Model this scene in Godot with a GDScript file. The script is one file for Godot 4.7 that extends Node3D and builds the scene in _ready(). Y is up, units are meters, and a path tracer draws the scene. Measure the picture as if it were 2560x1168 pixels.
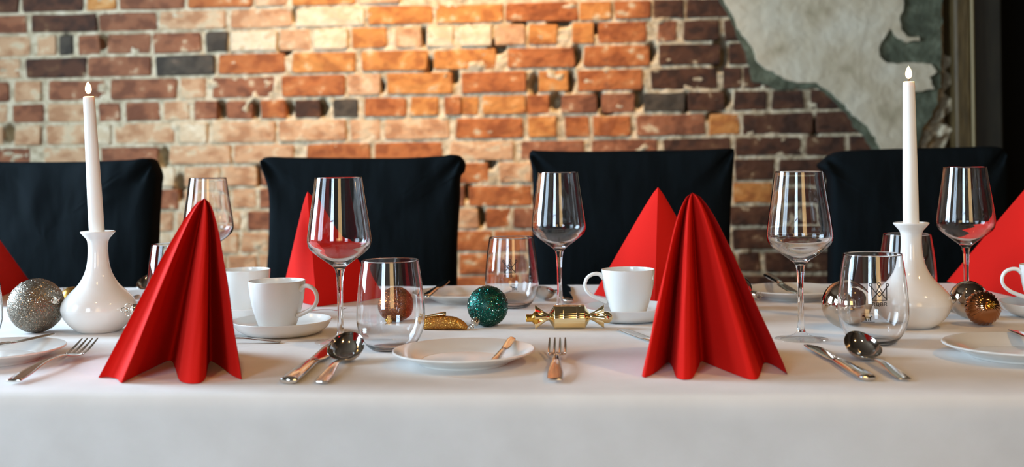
extends Node3D
# A laid restaurant table in front of a bare brick wall. Units are metres, y up, the camera at the origin of x and z.

const TABLE := 0.75
const WALL := -3.84
var rng := RandomNumberGenerator.new()
var M := {}

# ---------------------------------------------------------------- mesh building
class Shape:
	var v := PackedVector3Array()
	var c := PackedColorArray()
	var uv := PackedVector2Array()
	var ix := PackedInt32Array()
	var tint := Color.WHITE

	func put(p: Vector3, t := Vector2.ZERO) -> int:
		v.append(p); c.append(tint); uv.append(t)
		return v.size() - 1

	# a sheet of nu x nv cells; f(u, v) gives the point; around: u closes on itself
	func grid(nu: int, nv: int, f: Callable, around := false) -> void:
		var first := v.size()
		var n := nu if around else nu + 1
		for j in nv + 1:
			for i in n:
				put(f.call(float(i) / nu, float(j) / nv), Vector2(float(i) / nu, float(j) / nv))
		for j in nv:
			for i in nu:
				var a := first + j * n + i
				var b := first + j * n + (i + 1) % n
				ix.append_array([a, b, b + n, a, b + n, a + n])

	# a profile (radius, height) turned round y; shut: the profile is a closed loop
	func lathe(profile: PackedVector2Array, seg := 48, ripple = null) -> void:
		var at := v.size()
		var k := ix.size()
		var last := profile.size() - 1
		grid(seg, last, func(u: float, t: float) -> Vector3:
			var q := profile[int(round(t * last))]
			var a := u * TAU
			var r: float = q.x * (ripple.call(a, q.y) if ripple != null else 1.0)
			return Vector3(cos(a) * r, q.y, sin(a) * r), true)
		outward(at, k)

	# a round or oval rod along a path; wide and high are the half sizes at each point, up is the side that high measures
	func rod(path: Array, wide: Array, high: Array, up := Vector3.UP, seg := 12) -> void:
		var at := v.size()
		var k := ix.size()
		var n := path.size()
		var rings := n + 4
		var pts := []
		for r in rings:
			var i: int = clampi(r - 2, 0, n - 1)
			var p: Vector3 = path[i]
			var d: Vector3 = (path[mini(i + 1, n - 1)] - path[maxi(i - 1, 0)]).normalized()
			var side := d.cross(up).normalized()
			var top := side.cross(d).normalized()
			var s := 1.0
			if r == 0 or r == rings - 1: s = 0.001
			if r == 1 or r == rings - 2: s = 0.8
			var push := 0.0
			if r == 0 : push = -0.5
			if r == rings - 1: push = 0.5
			if r == 1: push = -0.35
			if r == rings - 2: push = 0.35
			pts.append([p + d * push * minf(wide[i], high[i]), side * wide[i] * s, top * high[i] * s])
		grid(seg, rings - 1, func(u: float, t: float) -> Vector3:
			var q: Array = pts[int(round(t * (rings - 1)))]
			return q[0] + q[1] * cos(u * TAU) + q[2] * sin(u * TAU), true)
		outward(at, k)

	func ball(o: Vector3, r: float, seg := 32) -> void:
		var at := v.size()
		var k := ix.size()
		grid(seg, seg / 2, func(u: float, t: float) -> Vector3:
			return o + Vector3(sin(t * PI) * cos(u * TAU), -cos(t * PI), sin(t * PI) * sin(u * TAU)) * r, true)
		outward(at, k)

	func ring(o: Vector3, axis: Vector3, big: float, small: float, seg := 20) -> void:
		var at := v.size()
		var k := ix.size()
		var e := axis.normalized()
		var s := e.cross(Vector3(0.31, 0.9, 0.2)).normalized()
		var w := e.cross(s)
		grid(seg, 8, func(u: float, t: float) -> Vector3:
			var d := s * cos(u * TAU) + w * sin(u * TAU)
			return o + d * (big + small * cos(t * TAU)) + e * small * sin(t * TAU), true)
		outward(at, k)

	# a flat face with corners of its own, turned away from the point within
	func face(p: Array, within: Vector3) -> void:
		var n: Vector3 = (p[1] - p[0]).cross(p[2] - p[0])
		var mid := Vector3.ZERO
		for q in p: mid += q
		mid /= p.size()
		var a := v.size()
		for q in p: put(q)
		var turned := n.dot(mid - within) > 0.0
		for i in range(1, p.size() - 1):
			ix.append_array([a, a + i + 1, a + i] if turned else [a, a + i, a + i + 1])

	# a box with cut edges
	func box(o: Vector3, size: Vector3, cut := 0.0) -> void:
		var h := size * 0.5
		var e: float = minf(cut, minf(h.x, minf(h.y, h.z)) * 0.9)
		if e <= 0.0:
			for ax in 3:
				for s in [-1.0, 1.0]:
					var p := []
					for q in [[-1, -1], [1, -1], [1, 1], [-1, 1]]:
						var d := Vector3.ZERO
						d[ax] = s * h[ax]; d[(ax + 1) % 3] = q[0] * h[(ax + 1) % 3]; d[(ax + 2) % 3] = q[1] * h[(ax + 2) % 3]
						p.append(o + d)
					face(p, o)
			return
		var at := func(sx: float, sy: float, sz: float, ax: int) -> Vector3:
			var d := Vector3(sx * h.x, sy * h.y, sz * h.z)
			for b in 3:
				if b != ax: d[b] -= signf(d[b]) * e
			return o + d
		var sg := [-1.0, 1.0]
		for s in sg:
			face([at.call(s, -1, -1, 0), at.call(s, 1, -1, 0), at.call(s, 1, 1, 0), at.call(s, -1, 1, 0)], o)
			face([at.call(-1, s, -1, 1), at.call(1, s, -1, 1), at.call(1, s, 1, 1), at.call(-1, s, 1, 1)], o)
			face([at.call(-1, -1, s, 2), at.call(1, -1, s, 2), at.call(1, 1, s, 2), at.call(-1, 1, s, 2)], o)
			for r in sg:
				face([at.call(s, r, -1, 0), at.call(s, r, 1, 0), at.call(s, r, 1, 1), at.call(s, r, -1, 1)], o)
				face([at.call(s, -1, r, 0), at.call(s, 1, r, 0), at.call(s, 1, r, 2), at.call(s, -1, r, 2)], o)
				face([at.call(-1, s, r, 1), at.call(1, s, r, 1), at.call(1, s, r, 2), at.call(-1, s, r, 2)], o)
				for q in sg:
					face([at.call(s, r, q, 0), at.call(s, r, q, 1), at.call(s, r, q, 2)], o)

	# turns the faces made since then so that they look outward
	func outward(at: int, k: int) -> void:
		var mid := Vector3.ZERO
		for i in range(at, v.size()): mid += v[i]
		mid /= maxi(1, v.size() - at)
		var vol := 0.0
		for i in range(k, ix.size(), 3):
			vol += (v[ix[i]] - mid).dot((v[ix[i + 1]] - mid).cross(v[ix[i + 2]] - mid))
		if vol > 0.0:
			for i in range(k, ix.size(), 3):
				var s := ix[i + 1]
				ix[i + 1] = ix[i + 2]
				ix[i + 2] = s

	func move(at: int, t: Transform3D) -> void:
		for i in range(at, v.size()): v[i] = t * v[i]

	func mesh(colored := false) -> ArrayMesh:
		var n := PackedVector3Array()
		n.resize(v.size())
		for i in range(0, ix.size(), 3):
			var f := (v[ix[i + 2]] - v[ix[i]]).cross(v[ix[i + 1]] - v[ix[i]])
			for j in 3: n[ix[i + j]] += f
		for i in n.size(): n[i] = n[i].normalized() if n[i].length_squared() > 1e-24 else Vector3.UP
		var a := []
		a.resize(Mesh.ARRAY_MAX)
		a[Mesh.ARRAY_VERTEX] = v
		a[Mesh.ARRAY_NORMAL] = n
		a[Mesh.ARRAY_TEX_UV] = uv
		a[Mesh.ARRAY_INDEX] = ix
		if colored: a[Mesh.ARRAY_COLOR] = c
		var m := ArrayMesh.new()
		m.add_surface_from_arrays(Mesh.PRIMITIVE_TRIANGLES, a)
		return m

func smooth(p: Array, n := 4, closed := false) -> Array:   # a curve through the points
	var out := []
	var k := p.size()
	for i in (k if closed else k - 1):
		var a = p[(i - 1 + k) % k] if closed else p[maxi(i - 1, 0)]
		var b = p[i]
		var d = p[(i + 1) % k]
		var e = p[(i + 2) % k] if closed else p[mini(i + 2, k - 1)]
		for j in n:
			var t := float(j) / n
			out.append(b.cubic_interpolate(d, a, e, t))
	if not closed: out.append(p[k - 1])
	return out

func profile(list: Array, n := 3) -> PackedVector2Array:   # radius, height, radius, height ... smoothed
	var p := []
	for i in range(0, list.size(), 2): p.append(Vector2(list[i], list[i + 1]))
	var out := PackedVector2Array()
	for q in smooth(p, n): out.append(Vector2(maxf(q.x, 0.00001), q.y))
	return out

# ---------------------------------------------------------------- naming
var used := {}
func numbered(called: String) -> String:
	var n: int = used.get(called, 0)
	used[called] = n + 1
	return called if n == 0 else "%s_%03d" % [called, n]

func tag(o: Node, label: String, category: String, group := "") -> void:
	o.set_meta("label", label)
	o.set_meta("category", category)
	if group: o.set_meta("group", group)
	elif o.has_meta("group"): o.remove_meta("group")

func thing(called: String, at := Vector3.ZERO, turn := 0.0) -> Node3D:
	var o := Node3D.new()
	o.name = numbered(called)
	add_child(o)
	o.position = at
	o.rotation.y = turn
	return o

func part(called: String, s: Shape, m: Material, parent: Node, colored := false) -> MeshInstance3D:
	var o := MeshInstance3D.new()
	o.mesh = s.mesh(colored)
	o.material_override = m
	var top := parent == self
	o.name = numbered(called) if top else called
	parent.add_child(o, true)
	return o

func struct(called: String, s: Shape, m: Material, parent: Node = null) -> MeshInstance3D:
	var o := part(called, s, m, parent if parent else self)
	if parent == null: o.set_meta("kind", "structure")
	return o

func again(o: Node3D, called: String) -> Node3D:
	var r: Node3D = o.duplicate()
	r.name = numbered(called)
	add_child(r)
	return r

# ---------------------------------------------------------------- materials
func mat(col: Color, rough := 0.6, metal := 0.0) -> StandardMaterial3D:
	var m := StandardMaterial3D.new()
	m.albedo_color = col
	m.roughness = rough
	m.metallic = metal
	return m

func noise(freq: float, kind := FastNoiseLite.TYPE_SIMPLEX_SMOOTH, oct := 4, s := 1) -> FastNoiseLite:
	var n := FastNoiseLite.new()
	n.noise_type = kind
	n.frequency = freq
	n.fractal_octaves = oct
	n.seed = s
	return n

func tex(n: FastNoiseLite, ramp: Array = [], size := 512) -> NoiseTexture2D:
	var t := NoiseTexture2D.new()
	t.width = size; t.height = size
	t.seamless = true
	t.noise = n
	if ramp:
		var g := Gradient.new()
		var off := PackedFloat32Array()
		var cols := PackedColorArray()
		for r in ramp:
			off.append(r[0]); cols.append(r[1])
		g.offsets = off; g.colors = cols
		t.color_ramp = g
	return t

func mottled(ramp: Array, freq: float, scale: Vector3, rough: float, bump: NoiseTexture2D = null, depth := 0.0, s := 1, world := true) -> StandardMaterial3D:
	var m := mat(Color.WHITE, rough)
	m.albedo_texture = tex(noise(freq, FastNoiseLite.TYPE_SIMPLEX_SMOOTH, 5, s), ramp)
	m.uv1_triplanar = true
	m.uv1_world_triplanar = world
	m.uv1_scale = scale
	if bump:
		m.heightmap_enabled = true
		m.heightmap_texture = bump
		m.heightmap_scale = depth
	return m

func rgb(r: int, g: int, b: int) -> Color:
	return Color(r / 255.0, g / 255.0, b / 255.0)

func make_materials() -> void:
	var grain := tex(noise(0.03, FastNoiseLite.TYPE_SIMPLEX_SMOOTH, 5, 9))
	var weave := tex(noise(0.12, FastNoiseLite.TYPE_SIMPLEX_SMOOTH, 2, 5))
	M.grain = grain
	var smear := rgb(192, 168, 134)
	var tones := {
		"D": [rgb(54, 30, 15), rgb(80, 46, 26), rgb(102, 68, 42)],
		"K": [rgb(52, 44, 34), rgb(70, 60, 48), rgb(96, 78, 62)],
		"M": [rgb(108, 62, 38), rgb(138, 84, 54), rgb(162, 112, 80)],
		"R": [rgb(134, 70, 30), rgb(164, 94, 46), rgb(184, 122, 74)],
		"O": [rgb(158, 94, 42), rgb(184, 120, 58), rgb(204, 148, 90)],
		"P": [rgb(164, 116, 80), rgb(188, 146, 108), rgb(202, 170, 134)],
		"L": [rgb(196, 170, 136), rgb(210, 190, 158), rgb(218, 204, 178)],
	}
	var k := 20
	for t in tones:
		var c: Array = tones[t]
		var late := 0.96 if t in "DK" else 0.90 if t in "MRO" else 0.80
		M["brick_" + t] = mottled([[0.0, c[0]], [0.3, c[0]], [0.5, c[1]], [0.66, c[1]], [late - 0.08, c[2]], [late, smear], [1.0, smear]], 0.010, Vector3(1.9, 2.4, 1.9), 0.88, grain, 0.3, k)
		k += 1
	M.mortar = mottled([[0.0, rgb(142, 124, 98)], [0.35, rgb(170, 152, 122)], [0.6, rgb(196, 178, 148)], [1.0, rgb(212, 196, 168)]], 0.02, Vector3(2.2, 2.2, 2.2), 0.95, grain, 0.5, 3)
	M.cream = mottled([[0.0, rgb(168, 152, 122)], [0.3, rgb(196, 178, 148)], [0.55, rgb(206, 190, 162)], [1.0, rgb(214, 202, 178)]], 0.010, Vector3(1.1, 1.1, 1.1), 0.9, grain, 0.4, 6)
	M.render = mottled([[0.0, rgb(60, 62, 46)], [0.45, rgb(82, 85, 66)], [1.0, rgb(118, 122, 100)]], 0.014, Vector3(1.6, 1.6, 1.6), 0.92, grain, 0.5, 8)
	M.plaster_plain = mottled([[0.0, rgb(112, 96, 76)], [1.0, rgb(132, 114, 92)]], 0.01, Vector3(0.6, 0.6, 0.6), 0.9, null, 0.0, 7)
	M.dark_wall = mottled([[0.0, rgb(70, 52, 40)], [1.0, rgb(92, 70, 54)]], 0.01, Vector3(0.7, 0.7, 0.7), 0.9, null, 0.0, 11)
	M.ceiling = mat(rgb(78, 64, 50), 0.9)
	M.floor = mottled([[0.0, rgb(70, 46, 30)], [1.0, rgb(112, 78, 52)]], 0.02, Vector3(0.4, 0.4, 3.0), 0.45, null, 0.0, 12)
	M.old_wood = mottled([[0.0, rgb(62, 48, 24)], [0.6, rgb(92, 72, 38)], [1.0, rgb(112, 92, 54)]], 0.02, Vector3(5.0, 0.7, 5.0), 0.6, grain, 0.1, 13)
	M.bead_wood = mat(rgb(150, 128, 82), 0.5)
	M.dark_wood = mottled([[0.0, rgb(30, 26, 16)], [1.0, rgb(46, 40, 26)]], 0.02, Vector3(5.0, 0.7, 5.0), 0.6, null, 0.0, 14)
	M.passage_dark = mat(rgb(18, 16, 15), 0.8)  # near-black colour stands in for the shade of the unlit passage
	M.white_paint = mat(rgb(214, 212, 206), 0.5)

	var cloth := mottled([[0.0, rgb(222, 219, 215)], [1.0, rgb(234, 232, 229)]], 0.01, Vector3(2, 2, 2), 0.85, weave, 0.012, 15)
	cloth.rim_enabled = true; cloth.rim = 0.15
	M.cloth = cloth
	var red := mat(rgb(208, 24, 14), 0.88)
	red.heightmap_enabled = true; red.heightmap_texture = weave; red.heightmap_scale = 0.02
	red.uv1_triplanar = true; red.uv1_scale = Vector3(9, 9, 9)
	red.metallic_specular = 0.3
	red.backlight_enabled = true; red.backlight = Color(0.12, 0.12, 0.12)
	M.red = red
	var dark := mottled([[0.0, rgb(10, 15, 17)], [1.0, rgb(16, 22, 25)]], 0.012, Vector3(3, 1.0, 3), 0.85, tex(noise(0.02, FastNoiseLite.TYPE_SIMPLEX_SMOOTH, 3, 18)), 0.10, 16, true)
	dark.metallic_specular = 0.15
	M.dark = dark
	M.chair_leg = mat(rgb(40, 28, 20), 0.4)

	M.porcelain = mat(rgb(233, 233, 229), 0.14)
	M.porcelain.metallic_specular = 0.55
	M.ceramic = mat(rgb(238, 234, 228), 0.1)
	var wax := mat(rgb(243, 240, 232), 0.45)
	wax.subsurf_scatter_enabled = true; wax.subsurf_scatter_strength = 0.04
	M.wax = wax
	M.wick = mat(rgb(20, 16, 14), 0.9)
	M.silver = mat(rgb(214, 208, 200), 0.09, 1.0)
	M.print = mat(rgb(26, 22, 18), 0.6)
	M.brown_print = mat(rgb(104, 66, 44), 0.6)

	var glass := mat(Color(1, 1, 1, 0.0), 0.0)
	glass.transparency = BaseMaterial3D.TRANSPARENCY_ALPHA
	glass.refraction_enabled = true
	glass.refraction_scale = 0.05
	M.glass = glass
	var thin := mat(Color(1, 1, 1, 0.02), 0.0)
	thin.transparency = BaseMaterial3D.TRANSPARENCY_ALPHA
	M.thin = thin
	var pane := mat(Color(1, 1, 1, 0.05), 0.02)
	pane.transparency = BaseMaterial3D.TRANSPARENCY_ALPHA
	M.pane = pane

	M.silver_base = mat(rgb(118, 110, 98), 0.5, 0.7)
	M.silver_flake = mat(rgb(176, 164, 146), 0.25, 1.0)
	M.green_base = mat(rgb(6, 62, 54), 0.4, 0.5)
	M.green_flake = mat(rgb(14, 112, 96), 0.22, 1.0)
	M.white_flake = mat(rgb(190, 236, 224), 0.18, 1.0)
	M.copper_base = mat(rgb(120, 62, 34), 0.45, 0.6)
	M.copper_flake = mat(rgb(196, 112, 62), 0.22, 1.0)
	M.gold_satin = mat(rgb(206, 150, 70), 0.32, 1.0)
	M.leaf = mat(rgb(176, 124, 56), 0.65, 0.3)
	M.gold = mat(rgb(244, 224, 176), 0.07, 1.0)
	M.gold_flake = mat(rgb(214, 164, 84), 0.3, 1.0)
	M.bronze_mirror = mat(rgb(204, 186, 168), 0.05, 1.0)
	M.copper_mirror = mat(rgb(176, 122, 86), 0.08, 1.0)
	M.pearl = mat(rgb(222, 214, 206), 0.08, 1.0)
	M.cap = mat(rgb(230, 222, 208), 0.12, 1.0)
	M.gold_cap = mat(rgb(226, 176, 78), 0.14, 1.0)
	M.lamp_body = mat(rgb(28, 26, 24), 0.4, 0.5)

func glowing(c: Color, k: float) -> StandardMaterial3D:
	var m := mat(c, 0.5)
	m.emission_enabled = true
	m.emission = c
	m.emission_energy_multiplier = k
	return m

# ---------------------------------------------------------------- the place
const WARM := Color(1.0, 0.79, 0.52)
const COOL := Color(0.80, 0.91, 1.0)

func set_camera_and_light() -> void:
	var cam := Camera3D.new()
	cam.name = "camera"
	add_child(cam)
	var lens := CameraAttributesPhysical.new()
	lens.frustum_focal_length = 40.0
	lens.frustum_near = 0.05
	lens.frustum_far = 60.0
	lens.frustum_focus_distance = 1.62
	lens.exposure_aperture = 4.0
	cam.attributes = lens
	cam.projection = Camera3D.PROJECTION_FRUSTUM
	cam.near = 0.05
	cam.far = 60.0
	cam.size = 0.02053
	cam.frustum_offset = Vector2(0.0, -0.003235)
	cam.position = Vector3(0, 0.999, 0)
	cam.basis = Basis(Vector3.UP, deg_to_rad(4.5)) * Basis(Vector3.BACK, deg_to_rad(-0.8))
	cam.current = true

	var we := WorldEnvironment.new()
	we.name = "environment"
	var e := Environment.new()
	e.background_mode = Environment.BG_SKY
	var sky := Sky.new()
	var sm := ProceduralSkyMaterial.new()
	sm.sky_top_color = rgb(150, 180, 220)
	sm.sky_horizon_color = rgb(215, 224, 234)
	sm.ground_bottom_color = rgb(90, 90, 88)
	sm.ground_horizon_color = rgb(190, 196, 200)
	sky.sky_material = sm
	e.sky = sky
	e.background_energy_multiplier = 1.5
	e.tonemap_mode = Environment.TONE_MAPPER_LINEAR
	e.tonemap_exposure = 1.2
	e.sdfgi_enabled = true
	e.ssao_enabled = true
	e.ssil_enabled = true
	we.environment = e
	add_child(we)

	# daylight of three unseen windows, placed for the cool light from left and front
	daylight(Vector3(-2.69, 1.62, -1.95), Vector2(1.0, 1.5), PI / 2, 9.0)
	daylight(Vector3(-2.69, 1.62, -0.15), Vector2(1.0, 1.5), PI / 2, 2.0)
	daylight(Vector3(-1.35, 1.62, 2.39), Vector2(0.9, 1.5), 0.0, 5.2)
	# unseen fourth window with a tan area light, placed for warm strips in the glasses
	daylight(Vector3(0.85, 1.62, 2.38), Vector2(1.0, 1.4), 0.0, 1.2, Color(1.0, 0.84, 0.60))

	# unseen warm spotlights under the ceiling, placed to light the wall and the table
	spotlight(Vector3(-0.52, 2.88, -2.75), Vector3(-0.52, 1.52, WALL), 33.0, 6.0, "unseen black ceiling spotlight aimed down at the bare brick wall")
	spotlight(Vector3(1.5, 2.88, -0.7), Vector3(0.35, TABLE, -1.65), 38.0, 1.25, "unseen black ceiling spotlight right of the laid table, placed to warm it")
	spotlight(Vector3(-0.5, 2.88, -0.5), Vector3(-0.35, TABLE, -1.7), 38.0, 0.5, "unseen black ceiling spotlight in front of the laid table, placed to warm it")

func daylight(at: Vector3, size: Vector2, turn: float, power: float, tone := COOL) -> void:
	var l := AreaLight3D.new()
	l.name = "unseen_window_light"
	add_child(l, true)
	l.position = at
	# an area light shines along its own -z
	l.rotation.y = -turn
	l.area_size = size
	l.area_normalize_energy = false
	l.light_energy = power
	l.light_color = tone
	l.area_range = 14.0
	l.area_attenuation = 2.0
	l.shadow_enabled = true

func spotlight(at: Vector3, aim: Vector3, cone: float, power: float, label: String) -> void:
	var o := thing("unseen_ceiling_spotlight", at)
	tag(o, label, "spotlight", "unseen spotlights under the ceiling")
	var d := (aim - at).normalized()
	var b := Basis.looking_at(d, Vector3.UP if absf(d.y) < 0.95 else Vector3.RIGHT) * Basis(Vector3.RIGHT, -PI / 2)   # y of the lamp points along d
	var s := Shape.new()
	s.lathe(profile([0.0, -0.085, 0.03, -0.085, 0.036, -0.08, 0.04, -0.02, 0.042, 0.0, 0.038, 0.0, 0.036, -0.016, 0.0, -0.018], 2), 32)
	s.move(0, Transform3D(b, Vector3.ZERO))
	part("housing", s, M.lamp_body, o)
	var g := Shape.new()
	g.lathe(profile([0.0, -0.008, 0.02, -0.006, 0.035, -0.012, 0.034, -0.016, 0.0, -0.0165], 2), 24)
	g.move(0, Transform3D(b, Vector3.ZERO))
	part("lens", g, glowing(WARM, 4.0), o)
	var r := Shape.new()
	var mount := -d * 0.05
	r.rod([mount, Vector3(mount.x, 0.09, mount.z), Vector3(mount.x, 0.118, mount.z)], [0.008, 0.008, 0.03], [0.008, 0.008, 0.03], Vector3.RIGHT, 12)
	part("stem", r, M.lamp_body, o)
	var l := SpotLight3D.new()
	l.name = "spot_beam"
	o.add_child(l)
	l.position = d * 0.012
	l.basis = Basis.looking_at(d, Vector3.UP if absf(d.y) < 0.95 else Vector3.RIGHT)
	l.spot_angle = cone
	l.spot_angle_attenuation = 1.0
	l.spot_range = 14.0
	l.spot_attenuation = 2.0
	l.light_energy = power
	l.light_color = WARM
	l.light_size = 0.035
	l.shadow_enabled = true

func window(called: String, at: Vector3, size: Vector2, turn: float) -> void:
	var o := Node3D.new()
	o.name = called
	add_child(o)
	o.position = at
	o.rotation.y = turn          # the window looks along its own +z into the room
	o.set_meta("kind", "structure")
	var f := Shape.new()
	var w := size.x; var h := size.y
	for s in [-1, 1]:
		f.box(Vector3(s * (w / 2 - 0.03), 0, 0), Vector3(0.06, h, 0.08), 0.006)
		f.box(Vector3(0, s * (h / 2 - 0.03), 0), Vector3(w - 0.12, 0.06, 0.08), 0.006)
	part("window_frame", f, M.white_paint, o)
	var bars := Shape.new()
	bars.box(Vector3(0, 0, 0.05), Vector3(0.05, h - 0.12, 0.05), 0.005)
	bars.box(Vector3(0, h * 0.16, 0.05), Vector3(w - 0.12, 0.04, 0.04), 0.005)
	part("glazing_bar", bars, M.white_paint, o)
	var p := Shape.new()
	p.box(Vector3(0, 0, -0.015), Vector3(w - 0.12, h - 0.12, 0.006))
	part("pane", p, M.pane, o)

func build_room() -> void:
	var s := Shape.new()
	s.box(Vector3(0.9, -0.1, -1.5), Vector3(7.6, 0.2, 8.4))
	struct("floor", s, M.floor)
	s = Shape.new()
	s.box(Vector3(0.9, 3.1, -1.5), Vector3(7.6, 0.2, 8.4))
	struct("ceiling", s, M.ceiling)
	# left wall with two unseen windows, placed to light the table from the side
	s = Shape.new()
	for q in [[-3.84, -2.45, 0.0, 3.0], [-1.45, -0.65, 0.0, 3.0], [0.35, 2.5, 0.0, 3.0], [-2.45, -1.45, 0.0, 0.87], [-2.45, -1.45, 2.37, 3.0], [-0.65, 0.35, 0.0, 0.87], [-0.65, 0.35, 2.37, 3.0]]:
		s.box(Vector3(-2.8, (q[2] + q[3]) / 2, (q[0] + q[1]) / 2), Vector3(0.2, q[3] - q[2], q[1] - q[0]))
	struct("wall_left", s, M.plaster_plain)
	# wall behind the camera with two unseen windows, placed to show in the glasses
	s = Shape.new()
	for q in [[-2.7, -1.8, 0.0, 3.0], [-0.9, 0.3, 0.0, 3.0], [1.4, 4.5, 0.0, 3.0], [-1.8, -0.9, 0.0, 0.87], [-1.8, -0.9, 2.37, 3.0], [0.3, 1.4, 0.0, 0.87], [0.3, 1.4, 2.37, 3.0]]:
		s.box(Vector3((q[0] + q[1]) / 2, (q[2] + q[3]) / 2, 2.5), Vector3(q[1] - q[0], q[3] - q[2], 0.2))
	struct("wall_front", s, M.plaster_plain)
	s = Shape.new()
	s.box(Vector3(4.6, 1.5, -1.5), Vector3(0.2, 3.0, 8.4))
	struct("wall_right", s, M.dark_wall)
	window("window_1", Vector3(-2.76, 1.62, -1.95), Vector2(1.0, 1.5), PI / 2)
	window("window_2", Vector3(-2.76, 1.62, -0.15), Vector2(1.0, 1.5), PI / 2)
	window("window_3", Vector3(-1.35, 1.62, 2.46), Vector2(0.9, 1.5), PI)
	window("window_4", Vector3(0.85, 1.62, 2.48), Vector2(1.1, 1.5), PI)
	s = Shape.new()
	for k in 12: s.box(Vector3(0, 0.64 - k * 0.117, 0.09), Vector3(1.0, 0.116, 0.004), 0.001)
	part("glowing_blind", s, glowing(Color(0.86, 0.68, 0.42), 1.0), get_node("window_4"))  # out of view; its own glow stands in for daylight coming through

const X0 := -2.36
const X1 := 1.15
const Y0 := 0.47
const Y1 := 1.66
const ROWS := [
	[1.6087, 1.5347, "P -2413 -2169; D -2155 -2029; D -2017 -1795; O -1784 -1677; M -1666 -1432; R -1420 -1195; P -1184 -1073; O -1053 -830; P -816 -678"],
	[1.5347, 1.4619, "R -2449 -2199; M -2186 -2002; D -1981 -1746; M -1740 -1531; P -1521 -1289; P -1269 -1053; L -1042 -801; O -788 -566; O -555 -324; R -316 -74; O -65 40; R 52 171; D 180 280; D 291 440"],
	[1.4619, 1.3820, "M -2450 -2214; P -2201 -1991; P -1965 -1895; K -1881 -1835; M -1814 -1739; M -1711 -1556; M -1546 -1378; K -1357 -1282; L -1269 -1108; P -1100 -991; L -980 -863; O -847 -727; P -696 -608; L -588 -496; L -471 -365; P -354 -252; O -241 -144; O -91 -20; R -6 158; M 193 257; D 279 396; D 415 468"],
	[1.3820, 1.3032, "M -2463 -2230; P -2217 -2026; D -2005 -1787; M -1779 -1554; K -1537 -1329; R -1314 -1081; O -1055 -835; O -815 -586; O -564 -352; R -313 -85; R -56 165; D 194 399; D 428 509; D 520 609"],
	[1.3032, 1.2223, "P -2317 -2202; M -2189 -2069; P -2047 -1951; M -1926 -1719; M -1700 -1465; P -1451 -1360; M -1338 -1120; R -1094 -872; P -866 -751; O -729 -502; R -470 -248; O -209 -109; R -78 143; D 169 388; D 407 466; D 474 536; D 545 660"],
	[1.2223, 1.1485, "P -2448 -2203; P -2190 -2077; M -2054 -1945; P -1925 -1757; M -1746 -1667; M -1649 -1528; P -1512 -1422; M -1404 -1319; M -1289 -1197; R -1168 -1079; D -1046 -960; K -916 -827; R -805 -662; O -646 -552; R -532 -474; O -473 -414; O -398 -255; R -248 -172; M -131 -13; M 4 114; K 144 281; D 293 412; D 443 549; D 568 671; D 693 815"],
	[1.1485, 1.0680, "R -2469 -2219; P -2206 -2089; P -2049 -1953; P -1933 -1790; L -1747 -1702; P -1689 -1476; L -1455 -1358; P -1337 -1116; P -1104 -870; P -856 -753; P -737 -516; R -492 -265; O -245 -149; R -123 -39; R -29 97; M 119 345; O 361 459; D 469 700; D 713 879; D 892 1047"],
	[1.0680, 0.9947, "M -2485 -2249; M -2236 -1994; P -1944 -1778; M -1736 -1534; P -1493 -1276; P -1263 -1055; R -1010 -789; R -774 -542; P -513 -296; M -269 -59; M -33 188; D 206 429; D 445 662; D 678 803; D 816 1020"],
	[0.9947, 0.9170, "P -2490 -2254; R -2240 -1998; M -1985 -1756; P -1743 -1565; L -1554 -1477; P -1444 -1318; P -1308 -1188; M -1167 -1020; R -1006 -783; R -769 -617; R -604 -499; R -488 -383; P -346 -235; M -224 -6; D 8 221; D 234 430; D 442 571; D 588 760; D 773 980"],
	[0.9170, 0.8393, "P -2375 -2143; M -2130 -1883; P -1870 -1757; P -1744 -1551; M -1538 -1464; P -1441 -1288; P -1271 -1189; M -1175 -1063; R -1049 -826; R -812 -577; M -564 -468; R -451 -236; M -223 -7; M 6 220; D 233 419; O 435 566; D 579 753; D 766 966"],
	[0.8393, 0.7636, "R -2374 -2259; M -2246 -2012; P -1999 -1758; M -1746 -1588; P -1571 -1485; P -1471 -1247; M -1221 -1022; R -1008 -785; R -771 -606; P -592 -419; R -392 -311; M -300 -89; M -75 139; D 153 411; D 424 560; D 573 732; D 745 953"],
	[0.7636, 0.6861, "M -2523 -2278; P -2264 -2033; R -2020 -1774; M -1761 -1603; L -1589 -1500; P -1486 -1255; P -1242 -1152; R -1141 -911; R -897 -662; M -648 -516; R -504 -377; R -365 -238; M -225 -9; D 4 218; D 231 417; D 433 611; D 624 757; D 770 964"],
	[0.6861, 0.6079, "M -2397 -2147; P -2134 -2020; M -2007 -1775; P -1762 -1533; L -1518 -1305; P -1291 -1192; P -1181 -1080; R -1066 -829; R -815 -580; M -569 -498; R -487 -383; M -371 -239; M -226 -10; D 3 217; D 230 436; D 449 521; D 537 750; D 763 963"],
	[0.6079, 0.5309, "P -2510 -2274; R -2261 -2018; M -2005 -1776; P -1763 -1634; M -1620 -1391; P -1377 -1154; M -1137 -913; M -899 -678; M -664 -513; R -499 -281; M -267 -51; M -38 176; D 189 415; D 428 638; D 651 859"],
]
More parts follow.
